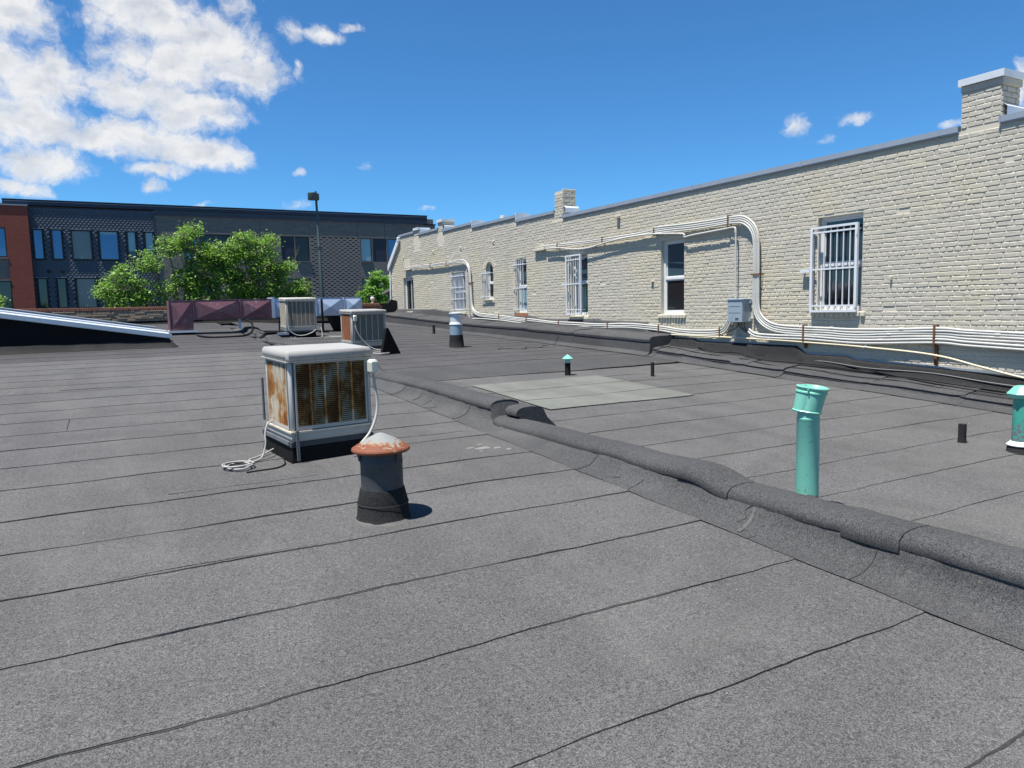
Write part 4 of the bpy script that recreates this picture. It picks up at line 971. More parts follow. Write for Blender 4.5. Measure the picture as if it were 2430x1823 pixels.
c1, T1 = cooler('rust-streaked white cooler with a curved lid, nearest of the coolers', (1.398, 6.535), R(8.2), .79, .60, -1.325, -1.138, -.415, -.328, 'louver_rusty', 'louver_side', 'pad_dark', nsl=31, base_d=.78)
def P1(u, v, z): return tuple(T1(Vector((u, v, z))))
f = MB(); f.bbox((.745, -.085, -.57), (.835, -.0, -.44), .02); f.xf(T1).build('switch_cover', 'plastic_box', c1)
f = MB(); f.box((.738, -.008, -.58), (.765, .006, -.43)); f.xf(T1).build('switch_plate', 'cooler_paint', c1)
hose('power_conduit', [P1(.80, -.03, -.57), P1(.815, -.03, -.70), P1(.825, -.04, -.85), P1(.80, -.05, -.98), P1(.72, -.07, -1.12), P1(.60, -.09, -1.22), P1(.52, -.10, -1.27)], .013, 'hose_grey', parent=c1)
f = MB(); f.box((.030, -.030, -1.30), (.058, -.022, -1.03)); f.xf(T1).build('hanger_strap', 'perf_strip', c1)
for k in range(9):
    f = MB(); f.box((.040, -.0315, -1.285+.03*k), (.048, -.0295, -1.277+.03*k)); f.xf(T1).build('strap_hole', 'dark_frame', c1)
f = MB(); f.box((-.015, .05, -1.17), (.0, .62, -1.135)); f.xf(T1).build('bent_bracket', 'perf_strip', c1)
f = MB(); f.box((-.03, .60, -1.02), (-.02, .64, -.62)); f.xf(T1).build('rear_stay', 'pipe_grey', c1)
def zl(x, y, h): return (x, y, zL(x, y)+h)
hp = [(1.33, 6.95, -.985), (1.27, 6.92, -1.0), (1.235, 6.88, -1.08), (1.225, 6.84, -1.18), (1.18, 6.80, zL(1.18, 6.8)+.03), (1.08, 6.72, zL(1.08, 6.72)+.014)]
for k in range(34):
    a = .5+k*2*math.pi/11.5; rr_ = .112+.028*math.sin(k*.55); hp.append((.965+rr_*math.cos(a)+.02*math.sin(k*.41), 6.60+1.25*rr_*math.sin(a)+.02*math.cos(k*.37), zL(.96, 6.6)+.014+.0009*k))
hp += [(1.06, 6.74, zL(1, 6.7)+.035), (1.16, 6.86, zL(1.1, 6.8)+.03), (1.24, 6.95, zL(1.2, 6.9)+.03), (1.33, 7.02, zL(1.3, 7)+.045), (1.44, 7.05, zL(1.4, 7)+.06)]
hose('water_hose', hp, .0075, 'hose_white', 'coiled off-white water hose on the roof beside the nearest cooler', n=4)
hose('cable', [zl(1.42, 6.98, .03), zl(1.36, 6.75, .012), zl(1.33, 6.55, .012), zl(1.24, 6.44, .012), zl(1.1, 6.42, .012), zl(.98, 6.40, .012)], .006, 'cable_black', 'thin black cable on the roof at the foot of the nearest cooler')

c2, T2 = cooler('plain beige cooler with fine grille, standing in front of the pale blue duct', (4.314, 20.09), R(.3), .82, .71, -.655, -.463, .350, .415, 'louver_beige', 'louver_beige', 'pad_tan', 'cooler_paint', 30, 6, 'cooler_paint', ledge='cooler_white')
def P2(u, v, z): return tuple(T2(Vector((u, v, z))))
hose('power_conduit', [P2(.04, -.02, .25), P2(.05, -.03, .0), P2(.04, -.03, -.30), P2(.08, -.05, -.46), P2(.25, -.07, -.57), P2(.45, -.07, -.58), P2(.65, -.06, -.52), P2(.78, -.02, -.44)], .011, 'hose_grey', parent=c2)
hose('water_hose', [P2(.82, .2, -.33), P2(.90, .12, -.33), P2(.93, .0, -.42), P2(.92, -.1, -.62), (5.1, 19.85, zR(5.1, 19.85)+.014), (4.7, 19.75, zR(4.7, 19.75)+.014), (4.35, 19.8, zR(4.35, 19.8)+.014)], .011, 'hose_white', 'white water hose trailing on the roof below the plain beige cooler')
f = MB(); f.box((-.25, -.02, -.56), (.05, .3, -.50)); f.xf(T2).build('support_block', 'box_grey', c2)
c3, T3 = cooler('beige cooler with an orange rusted side panel and leaning black board', (4.88, 16.08), R(8.3), .864, .58, -.852, -.775, -.025, .045, 'louver_beige', 'louver_orange', 'pad_tan', 'cooler_paint', 26, 5, 'cooler_white', ledge='cooler_white')
def P3(u, v, z): return tuple(T3(Vector((u, v, z))))
f = MB(); f.bbox((.03, -.06, -.20), (.12, -.004, -.07), .015); f.xf(T3).build('switch_cover', 'plastic_box', c3)
hose('power_conduit', [P3(.07, -.03, -.2), P3(.09, -.05, -.40), P3(.20, -.07, -.60), P3(.35, -.09, -.76), P3(.5, -.11, -.84), P3(.66, -.12, -.86), P3(.78, -.12, -.85)], .013, 'hose_grey', parent=c3)
hose('power_conduit', [P3(.87, .0, -.62), P3(.87, -.06, -.70), P3(.80, -.10, -.82), P3(.72, -.14, -.89)], .012, 'hose_white', parent=c3)
hp = [P3(.80, -.10, -.80), (5.45, 15.3, zR(5.4, 15.3)+.05)]
for k in range(30):
    a = k*2*math.pi/12; hp.append((5.16+.16*math.cos(a), 14.95+.2*math.sin(a), zR(5.2, 14.9)+.014+.001*k))
hose('water_hose', hp, .011, 'hose_white', 'coiled white hose on the roof in front of the cooler with the rusted side', n=4)
f = MB(); f.prism([(5.10, 14.80, -1.0), (5.60, 14.93, -1.0), (5.585, 14.93, -.90), (5.30, 14.86, -.345), (5.255, 14.85, -.35)], (0, 0, 0), (-.02, .07, 0))
tag(f.build('triangular_board', ['black_paint']), 'black triangular board standing on the roof right of the rusted cooler', 'board')

# ================================================================== vents and pipes
def zl0(x, y): return -1.65+.05*y
v1 = thing('roof_vent', 'grey vent pipe with a wide rust-edged conical cap, nearest on the roof', 'vent', (1.605, 4.745, -1.413))
cv = (1.605, 4.745, 0)
f = MB(); f.lathe([(.205, -1.432), (.190, -1.405), (.178, -1.385), (.170, -1.29), (.155, -1.215), (.149, -1.195)], cv, 40, jit=.02); f.build('felt_sleeve', 'membrane_dark', v1, angle=50)
f = MB(); f.lathe([(.1745, -1.305), (.1760, -1.300), (.1745, -1.294)], cv, 40, capt=False, capb=False); f.build('sleeve_lap', 'bitumen', v1)
f = MB(); f.lathe([(.143, -1.20), (.143, -1.03), (.1445, -1.028), (.1445, -1.0), (.143, -.998), (.141, -.955)], cv, 40, capt=False); f.build('pipe', 'pipe_grey', v1, angle=40)
f = MB(); f.lathe([(.128, -1.1), (.128, -.94)], cv, 30); f.build('inner_pipe', 'black_paint', v1)
f = MB(); f.lathe([(.188, -.945), (.198, -.937), (.1995, -.928), (.195, -.918), (.145, -.888), (.08, -.850), (.025, -.824), (.0, -.818)], cv, 48, jit=.012); f.build('cap', 'rust_cap', v1, angle=28)
for k in range(3):
    a = 1.0+k*2.09; f = MB(); x, y = cv[0]+.146*math.cos(a), cv[1]+.146*math.sin(a); f.tube([(x, y, -1.0), (x*1.0+.01*math.cos(a), y+.01*math.sin(a), -.93)], .012, 6); f.build('cap_bracket', 'pipe_grey', v1)
f = MB(); f.lathe([(.222, -1.4165), (.20, -1.409), (.185, -1.40)], cv, 40, jit=.10); f.build('sealant_ring', 'caulk', v1)

v2 = thing('roof_vent', 'tall mint-green vent pipe with a lobed cowl behind the low parapet', 'vent', (4.325, 3.46, -1.51)); c = (4.325, 3.46, 0)
f = MB(); f.lathe([(.105, -1.53), (.090, -1.47), (.0795, -1.44), (.0785, -1.40), (.0775, -.83), (.0795, -.826), (.0795, -.815), (.075, -.812), (.074, -.70)], c, 36, jit=.006); f.build('pipe', 'green_paint', v2, angle=50)
f = MB(); vs = []; fs = []; n = 64
prof = [(.080, -.770), (.098, -.776), (.102, -.766), (.096, -.760), (.102, -.640), (.108, -.636), (.108, -.628), (.103, -.624), (.108, -.604), (.112, -.600), (.110, -.594), (.098, -.592), (.085, -.604), (.06, -.67)]
for (r_, z_) in prof:
    for k in range(n):
        a = 2*math.pi*k/n; lb = .82+.19*abs(math.sin(1.5*a+.9))**.5
        vs.append((r_*lb*math.cos(a), r_*lb*math.sin(a), z_))
for i in range(len(prof)-1):
    for k in range(n): fs.append((i*n+k, i*n+(k+1) % n, (i+1)*n+(k+1) % n, (i+1)*n+k))
f.add(vs, fs)
f.xf(lambda p: Vector((4.335+p.x+(p.z+.68)*.12, 3.455+p.y-(p.z+.68)*.18, p.z-.20*p.x*.35+.10*p.y)))
cw = f.build('cowl', 'green_paint', v2, angle=35)
f = MB(); f.tube([(4.24, 3.40, -.606), (4.43, 3.50, -.612)], .006, 6); f.build('cross_bar', 'green_paint', cw)
f = MB(); f.box((4.19, 3.335, -.80), (4.46, 3.345, -.775)); 
v3 = thing('roof_vent', 'darker green vent with chipped paint and a pitched cap by the right picture edge', 'vent', (7.69, 3.695, -1.5)); c = (7.69, 3.695, 0)
f = MB(); f.lathe([(.150, -1.52), (.128, -1.49), (.118, -1.42)], c, 30); f.build('felt_sleeve', 'membrane_dark', v3, angle=50)
f = MB(); f.lathe([(.128, -1.428), (.130, -1.420), (.105, -1.395), (.095, -1.385)], c, 32); f.build('collar', 'galv_white', v3, angle=40)
f = MB(); f.lathe([(.088, -1.40), (.088, -.93)], c, 32); f.build('pipe', 'green_chipped', v3, angle=50)
f = MB(); 
for k, (r_, z0, z1, r2) in enumerate([(.128, -.965, -.925, .145), (.145, -.925, -.85, .08)]): f.lathe([(r_, z0), (r2, z1)], c, 6, capt=(k == 1), capb=(k == 0))
f.build('cap', 'green_paint', v3)
v4 = thing('roof_vent', 'small black vent pipe with a mint-green conical cap beside the green patch', 'vent', (6.82, 10.3, -1.14)); c = (6.82, 10.3, 0)
f = MB(); f.lathe([(.06, -1.16), (.05, -1.13), (.047, -.93)], c, 20); f.build('felt_sleeve', 'black_paint', v4, angle=50)
f = MB(); f.lathe([(.046, -.94), (.046, -.855)], c, 20); f.build('pipe', 'green_paint', v4, angle=50)
f = MB(); f.lathe([(.085, -.868), (.094, -.862), (.094, -.856), (.0, -.785)], c, 24); f.build('cap', 'green_paint', v4, angle=50)
v5 = thing('roof_vent', 'white and blue flue stack with a black felt foot below the far windows', 'vent', (7.315, 15.8, -.88)); c = (7.315, 15.8, 0)
f = MB(); f.lathe([(.200, -.90), (.178, -.875), (.172, -.72), (.165, -.72), (.160, -.585)], c, 28, jit=.02); f.build('felt_sleeve', 'membrane_dark', v5, angle=50)
f = MB(); f.lathe([(.150, -.60), (.148, -.335)], c, 28); f.build('pipe', 'stack_blue', v5, angle=50)
f = MB(); f.lathe([(.152, -.350), (.160, -.342), (.158, -.33), (.136, -.285)], c, 28); f.build('collar', 'galv_white', v5, angle=40)
f = MB(); f.lathe([(.131, -.30), (.131, -.085)], c, 28); f.build('pipe', 'stack_white', v5, angle=50)
f = MB(); f.lathe([(.150, -.105), (.158, -.095), (.158, -.075), (.14, -.062)], c, 28); f.build('cap', 'stack_white', v5, angle=40)
def stub(x, y, zt, r, label):
    z0 = zR(x, y); f = MB(); f.lathe([(r*1.25, -.02), (r*1.05, .02), (r, .05), (r, zt-z0)], (x, y, z0), 16, jit=.03); o = f.build('pipe_stub', 'membrane_dark', angle=50); tag(o, label, 'pipe')
    f = MB(); f.lathe([(r*1.3, .0), (r*.7, .006)], (x, y, z0), 16); 
stub(8.01, 9.53, -.95, .030, 'thin black pipe stub standing right of the green roof patch')
stub(7.60, 4.21, -1.275, .038, 'short stout black pipe stub beside the chipped green vent')
stub(8.85, 20.73, -.445, .042, 'thin black pipe stub on the far roof near the wall curb')

# ================================================================== ductwork
du = thing('roof_duct', 'long cross-creased metal duct, maroon on the left and pale blue on the right', 'duct', (4.4, 22.8, -.5))
Y0, Y1 = 22.5, 23.15
def dz(x): return .012*(x-1.6)
def dpanel(x0, x1, z0, z1, mt, crease=.03):
    f = MB(); cx, cz = (x0+x1)/2, (z0+z1)/2
    f.add([(x0, Y0, z0), (x1, Y0, z0), (x1, Y0, z1), (x0, Y0, z1), (cx, Y0-crease, cz)], [(0, 1, 4), (1, 2, 4), (2, 3, 4), (3, 0, 4)])
    f.build('duct_panel', mt, du)
def dbox(x0, x1, z0, z1, mt):
    f = MB(); f.box((x0, Y0+.004, z0), (x1, Y1, z1)); f.build('duct_section', mt, du)
secs = [(1.67, 2.27, -.40, 'duct_maroon'), (2.29, 3.53, -.115, 'duct_maroon'), (3.56, 4.46, -.105, 'duct_maroon'), (4.50, 4.80, -.09, 'duct_blue'), (4.83, 5.72, -.09, 'duct_blue'), (5.75, 6.59, -.085, 'duct_blue'), (6.62, 7.19, .0, 'duct_blue')]
for (a, b, z0, mt) in secs:
    z1 = .425+dz(a)*.5; dbox(a, b, z0, z1, mt); dpanel(a, b, z0, z1, mt, .075 if b-a > .4 else .012)
    f = MB(); f.box((a-.012, Y0-.03, z0-.01), (a+.010, Y1+.01, z1+.012)); f.build('flange', mt, du)
    f = MB(); f.box((a+.012, Y0-.012, z1), (b-.012, Y1+.012, z1+.016)); f.build('top_seam', 'sky_metal' if mt == 'duct_blue' else 'duct_maroon', du)
f = MB(); f.box((4.44, Y0-.035, -.115), (4.52, Y1+.02, .50)); f.build('flange', 'duct_blue', du)
f = MB(); f.box((1.62, Y0-.06, -.46), (2.34, Y1+.05, -.40)); f.build('curb_cap', 'galv_white', du)
f = MB(); f.box((1.66, Y0-.02, -.60), (2.32, Y1+.02, -.455)); f.build('curb_box', 'black_paint', du)
f = MB(); f.add([(6.45, Y0+.02, -.60), (6.75, Y0+.02, -.60), (6.75, Y1, -.60), (6.45, Y1, -.60), (6.2, Y0+.02, -.09), (6.72, Y0+.02, -.09), (6.72, Y1, -.09), (6.2, Y1, -.09)], [(0, 1, 5, 4), (1, 2, 6, 5), (2, 3, 7, 6), (3, 0, 4, 7)]); f.build('drop_leg', 'black_paint', du)
for x in (4.62,):
    f = MB(); f.tube([(x, Y0-.03, zR(4.6, Y0)-.02), (x, Y0-.03, -.09)], .022, 8); f.build('support_post', 'black_paint', du)
f = MB(); f.box((3.50, Y0+.1, -.40), (3.56, Y0+.16, -.11)); f.build('support_post', 'duct_blue', du)
ps = thing('steel_post', 'thin black steel post standing in front of the pale blue duct', 'post', (5.85, 22.2, -.58))
f = MB(); f.tube([(5.85, 22.2, -.60), (5.845, 22.2, .415)], .035, 10); f.build('post', 'black_paint', ps)
f = MB(); f.box((5.72, 22.08, -.605), (6.0, 22.34, -.545)); f.build('base_plate', 'black_paint', ps)
hose('drain_pipe', [(2.30, 22.1, zL(2.3, 22)+.0), (2.34, 21.4, zL(2.3, 21.4)+.03), (2.6, 21.05, zL(2.6, 21)+.025), (3.15, 21.05, zL(3.15, 21)+.025), (3.45, 21.1, zL(3.4, 21)+.05), (3.62, 21.2, -.45), (3.66, 21.4, -.25), (3.66, 22.3, -.12)], .028, 'black_paint', 'black rubber drain pipe bending from the maroon duct over the low parapet')
hose('drain_pipe', [(4.55, 20.3, -.60), (4.2, 20.2, -.50), (3.9, 20.1, -.50), (3.72, 20.0, -.52), (3.66, 19.95, -.62), (3.60, 19.9, zL(3.6, 19.9)+.05)], .045, 'black_paint', 'fat black hose crossing over the low parapet to the plain beige cooler')

# ================================================================== raised skylight on the left
sk = thing('skylight', 'long raised skylight with black felt sides and pale metal rails on the left', 'skylight', (-1.5, 19.7, -.7))
def st_(x, y=18.8): return -.475-(x-1.37)*.1715+.055*(y-18.8)
XA, XB, YA, YB = -5.0, 1.37, 18.80, 20.9
f = MB(); f.add([(XA, YA, -1.2), (XB, YA, -1.2), (XB, YB, -1.2), (XA, YB, -1.2), (XA, YA, st_(XA)), (XB, YA, st_(XB)), (XB, YB, st_(XB, YB)), (XA, YB, st_(XA, YB))], [(0, 1, 5, 4), (1, 2, 6, 5), (2, 3, 7, 6), (3, 0, 4, 7), (4, 5, 6, 7)]); f.build('side_walls', 'black_paint', sk)
rows = []
for i in range(60):
    x = XA+(XB+.05-XA)*i/59; n1 = .03*nz(x*2.2, 1); rows.append([(x, YA-.28+.03*nz(x*1.5), zL(x, YA-.28)+.006), (x, YA-.14, zL(x, YA-.14)+.03+n1*.4), (x, YA-.05+n1*.3, zL(x, YA)+.09+n1), (x, YA-.012, zL(x, YA)+.155+n1), (x, YA-.004, zL(x, YA)+.16+n1)])
f = MB(); f.grid(rows); f.build('felt_skirt', 'membrane_dark', sk, angle=60)
f = MB(); f.add([(XB, YA-.28, zL(XB, YA-.28)+.006), (XB+.16, YA-.15, zL(XB, YA)+.008), (XB+.15, YB, zL(XB, YB)+.008), (XB+.005, YB, st_(XB)-.06), (XB+.005, YA, st_(XB)-.06)], [(0, 1, 4), (1, 2, 3, 4)]); f.build('felt_skirt', 'membrane_dark', sk)
def rail(y0, y1, lo, hi, mt, x0=XA, x1=XB, nm='rail'):
    f = MB(); f.add([(x0, y0, st_(x0, y0)+lo), (x1, y0, st_(x1, y0)+lo), (x1, y1, st_(x1, y1)+lo), (x0, y1, st_(x0, y1)+lo), (x0, y0, st_(x0, y0)+hi), (x1, y0, st_(x1, y0)+hi), (x1, y1, st_(x1, y1)+hi), (x0, y1, st_(x0, y1)+hi)], [(0, 1, 5, 4), (1, 2, 6, 5), (2, 3, 7, 6), (3, 0, 4, 7), (4, 5, 6, 7)]); return f.build(nm, mt, sk)
rail(YA-.05, YA+.02, -.015, .075, 'sky_metal', x1=XB+.04); rail(YA+.024, YA+.55, .02, .065, 'galv_white', nm='cover_panel'); rail(YA+.55, YA+.62, .02, .095, 'sky_metal'); rail(YA+.62, YA+1.15, .02, .075, 'galv_white', nm='cover_panel'); rail(YA+1.15, YA+1.55, .005, .02, 'black_paint', nm='glass_gap'); rail(YA+1.55, YA+1.75, .02, .10, 'galv', x1=XB-.2, nm='ridge_rail')
rail(YA-.054, YA-.051, -.03, -.017, 'galv', nm='drip_edge')

# ================================================================== far parapet wall of ledge stone and soldier bricks
fp = thing('parapet_wall', 'low far parapet of ledge stone topped by upright red bricks', 'wall', (0, 28.1, -.5))
f = MB(); f.box((-12, 28.03, -6.2), (9.66, 28.35, .24)); f.build('backing', 'concrete_wall', fp)
rs_ = random.Random(5); z = -.14
while z < .215:
    h = rs_.choice([.045, .06, .075]); h = min(h, .225-z)
    if h < .03: break
    x = -4.2+rs_.uniform(0, .3)
    while x < 2.9:
        L_ = rs_.uniform(.18, .62); q = MB(); dp = rs_.uniform(.0, .035)
        q.bbox((x, 27.985-dp, z+.004), (x+L_-.008, 28.05, z+h-.003), .008); q.build('stone', 'ledge_stone', fp); x += L_
    z += h
f = MB(); x = -4.2
while x < 9.64:
    j = rs_.uniform(-.006, .006); f.bbox((x+.005, 27.97+j, .235+.5*j), (x+.063, 28.36, .345+j), .006); x += .068
o = f.build('soldier_course', 'soldier', fp); o['kind'] = 'stuff'
f = MB(); z = -.10
while z < .22:
    x = 7.3
    while x < 9.6: f.box((x, 27.99+rs_.uniform(-.006, .006), z+.004), (x+.195, 28.05, z+.062)); x += .205
    z += .07
o = f.build('brick_courses', 'soldier', fp); o['kind'] = 'stuff'
f = MB(); f.prism([(-12, 27.99, -.9), (-12, 27.85, -.30), (-12, 27.97, -.20), (-12, 27.985, -.145)], (0, 0, 0), (21.6, 0, 0)); f.build('base_flashing', 'black_paint', fp)
ur = MB(); ur.lathe([(.055, 0), (.06, .02), (.035, .045), (.05, .07), (.085, .14), (.088, .19), (.07, .235), (.05, .255), (.062, .285), (.066, .30), (.05, .302)], (9.44, 28.16, .345), 20)
tag(ur.build('urn', 'urn_white', angle=50), 'small white urn standing on the far brick parapet', 'urn')

# ================================================================== lamp post
lp = thing('lamp_post', 'tall dark lamp post with a drum-shaped head rising beyond the roof', 'lamp post', (8.80, 33, -6.2))
f = MB(); f.tube([(8.80, 33, -6.2), (8.74, 33, .6), (8.70, 33, 2.9), (8.70, 33, 2.92), (8.665, 33, 5.33)], [.13, .085, .072, .060, .048], 12); f.build('pole', 'lamp_metal', lp, angle=50)
f = MB(); f.tube([(8.70, 33, 2.84), (8.70, 33, 2.96)], .082, 12); f.build('pole_collar', 'lamp_metal', lp)
f = MB(); f.lathe([(.20, 0), (.205, .01), (.205, .29), (.19, .305)], (8.49, 32.9, 4.965), 24); f.build('lamp_head', 'lamp_metal', lp, angle=40)
f = MB(); f.lathe([(.19, -.004), (.19, .0)], (8.49, 32.9, 4.965), 24); f.build('lamp_lens', 'glass_grey', lp)
f = MB(); f.bbox((8.62, 32.95, 4.98), (8.80, 33.15, 5.27), .02); f.build('ballast_box', 'lamp_metal', lp)
f = MB(); f.tube([(8.665, 33, 5.3), (8.665, 33, 5.38)], .025, 8); f.build('finial', 'lamp_metal', lp)
f = MB(); f.box((8.50, 32.96, 2.80), (8.92, 33.0, 2.83)); f.build('sign_bracket', 'pipe_grey', lp)
# ================================================================== the dark modern building across the street
FY = R(1.51)
fb = thing('modern_building', 'dark modern building with fish-scale cladding and black brick across the street', 'building', (8, 47.8, -6.2))
def FT(p): return Vector((p.x*math.cos(FY)+p.y*math.sin(FY), -p.x*math.sin(FY)+p.y*math.cos(FY), p.z))
def B(mb, nm, mt, parent=fb, **k): return mb.xf(FT).build(nm, mt, parent, **k)
def holed(x0, x1, z0, z1, y, holes, depth=.0):
    mb = MB(); xs = sorted({x0, x1}|{min(max(h[i], x0), x1) for h in holes for i in (0, 1)}); zs = sorted({z0, z1}|{min(max(h[i], z0), z1) for h in holes for i in (2, 3)})
    for a, b in zip(xs, xs[1:]):
        for p, q in zip(zs, zs[1:]):
            cx, cz = (a+b)/2, (p+q)/2
            if any(h[0] < cx < h[1] and h[2] < cz < h[3] for h in holes): continue
            mb.add([(a, y, p), (b, y, p), (b, y, q), (a, y, q)], [(0, 1, 2, 3)])
    for h in holes:
        a, b, p, q = h[:4]; d = depth
        if d: mb.add([(a, y, p), (b, y, p), (b, y, q), (a, y, q), (a, y+d, p), (b, y+d, p), (b, y+d, q), (a, y+d, q)], [(0, 4, 5, 1), (1, 5, 6, 2), (2, 6, 7, 3), (3, 7, 4, 0)])
    return mb
OX = -1.265
ZT, ZB, LT, LB = 4.87, 3.33, 2.22, .65
def fwin(a, b, z0, z1, pane, y=48.0, sill=True, parent=fb, fr=.05, blind=None):
    f = MB()
    for q in ((a-fr, a, z0-fr, z1+fr), (b, b+fr, z0-fr, z1+fr), (a, b, z0-fr, z0), (a, b, z1, z1+fr)): f.box((q[0], y-.05, q[2]), (q[1], y+.12, q[3]))
    wn = B(f, 'window', 'dark_frame', parent)
    f = MB(); f.box((a, y+.03, z0), (b, y+.05, z1)); B(f, 'pane', pane, wn)
    if blind:
        f = MB(); f.box((a+.01, y+.015, z1-(z1-z0)*blind[0]), (b-.01, y+.028, z1)); B(f, 'blind', blind[1], wn)
    if sill:
        f = MB(); f.box((a-fr-.03, y-.09, z1+fr), (b+fr+.03, y+.1, z1+fr+.025)); B(f, 'head_flashing', 'galv', wn)
    return wn
scale_w = [(-2.9, -2.52, ZB, ZT, 'glass_sky', None), (-2.03, -1.62, ZB, ZT, 'glass_sky', None), (-1.10, -.22, ZB, ZT, 'glass_grey', None), (.26, 1.12, ZB, ZT, 'glass_sky', (.10, 'glass_pale')), (1.66, 2.03, ZB, ZT, 'glass_dark', (.70, 'glass_pale')), (2.57, 2.95, ZB, ZT, 'glass_dark', (.66, 'glass_pale')),
           (-2.87, -2.5, LB, LT, 'glass_dark', None), (-1.96, -1.6, LB, LT, 'glass_dark', None), (-1.05, -.17, LB, LT, 'glass_grey', None), (.30, 1.14, LB, LT, 'glass_dark', None), (1.66, 2.03, LB, LT, 'glass_dark', None)]
SW = [(a+OX, b+OX, p, q, g_, bl_) for a, b, p, q, g_, bl_ in scale_w]
for (a, b, p, q, g_, bl_) in SW: fwin(a, b, p, q, g_, 48.0, True, fb, .06, bl_)
BX = 3.12+OX                               # where scales give way to brick
f = holed(-30, BX, -6.2, 6.12, 48.06, [(a, b, p, q) for a, b, p, q, _, _ in SW], .1); B(f, 'cladding_base', 'fascia')  # dark base colour stands in for the shadows between the scales
# fish-scale shingles: rounded plates, lapped
def scale_piece(x, z, w_=.20, h=.19):
    vs = [(-.5, .62), (.5, .62), (.5, .0), (.34, -.30), (.12, -.42), (-.12, -.42), (-.34, -.30), (-.5, .0)]
    P_ = []
    for u, v in vs: P_.append((u*w_*.95, -.036+.036*(v+.42), v*h*.94))
    n = len(P_); Q_ = [(p[0], p[1]+.012, p[2]) for p in P_]
    return P_+Q_, [tuple(range(n-1, -1, -1))]+[(i, (i+1) % n, n+(i+1) % n, n+i) for i in range(2, n)]
sv, sf_ = scale_piece(0, 0)
sm_ = MB(); sm_.add(sv, sf_); sm_.v = [tuple(FT(Vector(p))) for p in sm_.v]; sme = sm_.mesh('scale', 'scale_metal')
pl = []; z = .20; r_ = 0
while z < 6.05:
    x = -3.05+OX+(.10 if r_ % 2 else 0)
    while x < BX-.05:
        if not any(a-.13 < x < b+.13 and p-.12 < z < q+.14 for a, b, p, q, _, _ in SW): pl.append((x, 48.035, z))
        x += .20
    z += .128; r_ += 1
pl2 = []
for k, z in enumerate((6.03, 6.14)):
    x = BX+(.1 if k else 0)
    while x < 18.7: pl2.append((x, 48.035, z)); x += .20
pl.sort(key=lambda p: -p[2]); st2 = MB(); fl = Vector(wloc(fb))
for i, p in enumerate(pl):
    if i < 300: inst('scale', sme, fb, FT(Vector(p))-fl)
    else: st2.add([(p[0]+a, p[1]+b, p[2]+c_) for a, b, c_ in sv], sf_)
for p in pl2: st2.add([(p[0]+a, p[1]+b, p[2]+c_) for a, b, c_ in sv], sf_)
o = B(st2, 'scale_cladding', 'scale_metal'); o['kind'] = 'stuff'
# roof fascia
f = MB(); f.box((-4.2+OX, 47.965, 6.20), (18.78, 49, 6.48)); B(f, 'fascia', 'fascia')
f = MB(); f.box((-4.2+OX, 47.94, 6.455), (18.81, 49, 6.50)); B(f, 'fascia_trim', 'dark_frame')
f = MB(); f.box((-4.2+OX, 47.95, 6.38), (18.78, 47.965, 6.40)); B(f, 'fascia_trim', 'galv')
f = MB(); f.box((BX-.06, 47.93, 5.89), (18.78, 48.2, 5.955)); B(f, 'fascia_trim', 'fascia')
f = MB(); f.box((BX-.08, 47.93, -6.2), (BX, 48.2, 5.95)); B(f, 'corner_trim', 'fascia')
f = MB(); f.box((18.5, 47.93, 5.86), (19.4, 49, 5.93)); B(f, 'fascia_trim', 'dark_frame')
# brick part with windows, tile panels and the basket-weave panel
bw_ = [(4.55, 5.35, 'glass_sky'), (5.45, 7.2, 'glass_brown'), (8.1, 9.2, 'glass_dark'), (11.08, 11.95, 'glass_brown'), (15.29, 16.06, 'glass_pale'), (17.15, 17.9, 'glass_sky')]
lw_ = [(4.6, 6.4, 'glass_dark'), (7.5, 9.2, 'glass_dark'), (10.3, 11.95, 'glass_dark'), (15.29, 16.9, 'glass_dark')]
tiles = [(10.20, 11.04), (16.12, 17.10), (7.25, 8.05)]
holes = [(a+OX, b+OX, ZB, ZT) for a, b, _ in bw_]+[(a+OX, b+OX, LB-.6, LT) for a, b, _ in lw_]+[(a+OX, b+OX, ZB, ZT) for a, b in tiles]+[(12.07+OX, 15.23+OX, -6.2, ZT)]
B(holed(BX, 19.35, -6.2, 5.9, 48.0, holes, .14), 'brick_front', 'dark_brick')
for a, b, g_ in bw_: fwin(a+OX+.04, b+OX-.04, ZB+.04, ZT-.04, g_, 48.06, False, fb, .04)
for a, b, g_ in lw_: fwin(a+OX+.05, b+OX-.05, LB-.55, LT-.05, g_, 48.06, False, fb, .05)
for a, b, _ in bw_:
    f = MB(); f.box((a+OX-.04, 47.93, ZB-.05), (b+OX+.04, 48.1, ZB-.01)); B(f, 'window_sill', 'concrete_wall')
for a, b in tiles:
    f = MB(); f.box((a+OX, 48.07, ZB), (b+OX, 48.12, ZT)); tp = B(f, 'tile_panel', 'tile_panel')
    nx = 5
    for i in range(nx):
        for k in range(4):
            q = MB(); x0 = a+OX+(b-a)*i/nx; z0 = ZB+(ZT-ZB)*k/4; q.box((x0+.008, 48.055, z0+.008), (x0+(b-a)/nx-.008, 48.07, z0+(ZT-ZB)/4-.008)); B(q, 'tile', 'fascia', tp)
f = MB(); f.box((12.07+OX, 48.10, -6.2), (15.23+OX, 48.2, ZT)); B(f, 'weave_backing', 'dark_recess')
f = MB(); z = -1.5; k = 0
while z < ZT-.05:
    f.box((12.07+OX, 48.0, z), (15.23+OX, 48.09, z+.066))
    x = 12.07+OX+(.19 if k % 2 else 0)
    while x < 15.2+OX: f.box((max(x, 12.07+OX), 48.0, z+.0665), (min(x+.19, 15.23+OX), 48.09, z+.1265)); x += .38
    z += .127; k += 1
o = B(f, 'basket_weave', 'dark_brick_piece'); o['kind'] = 'stuff'
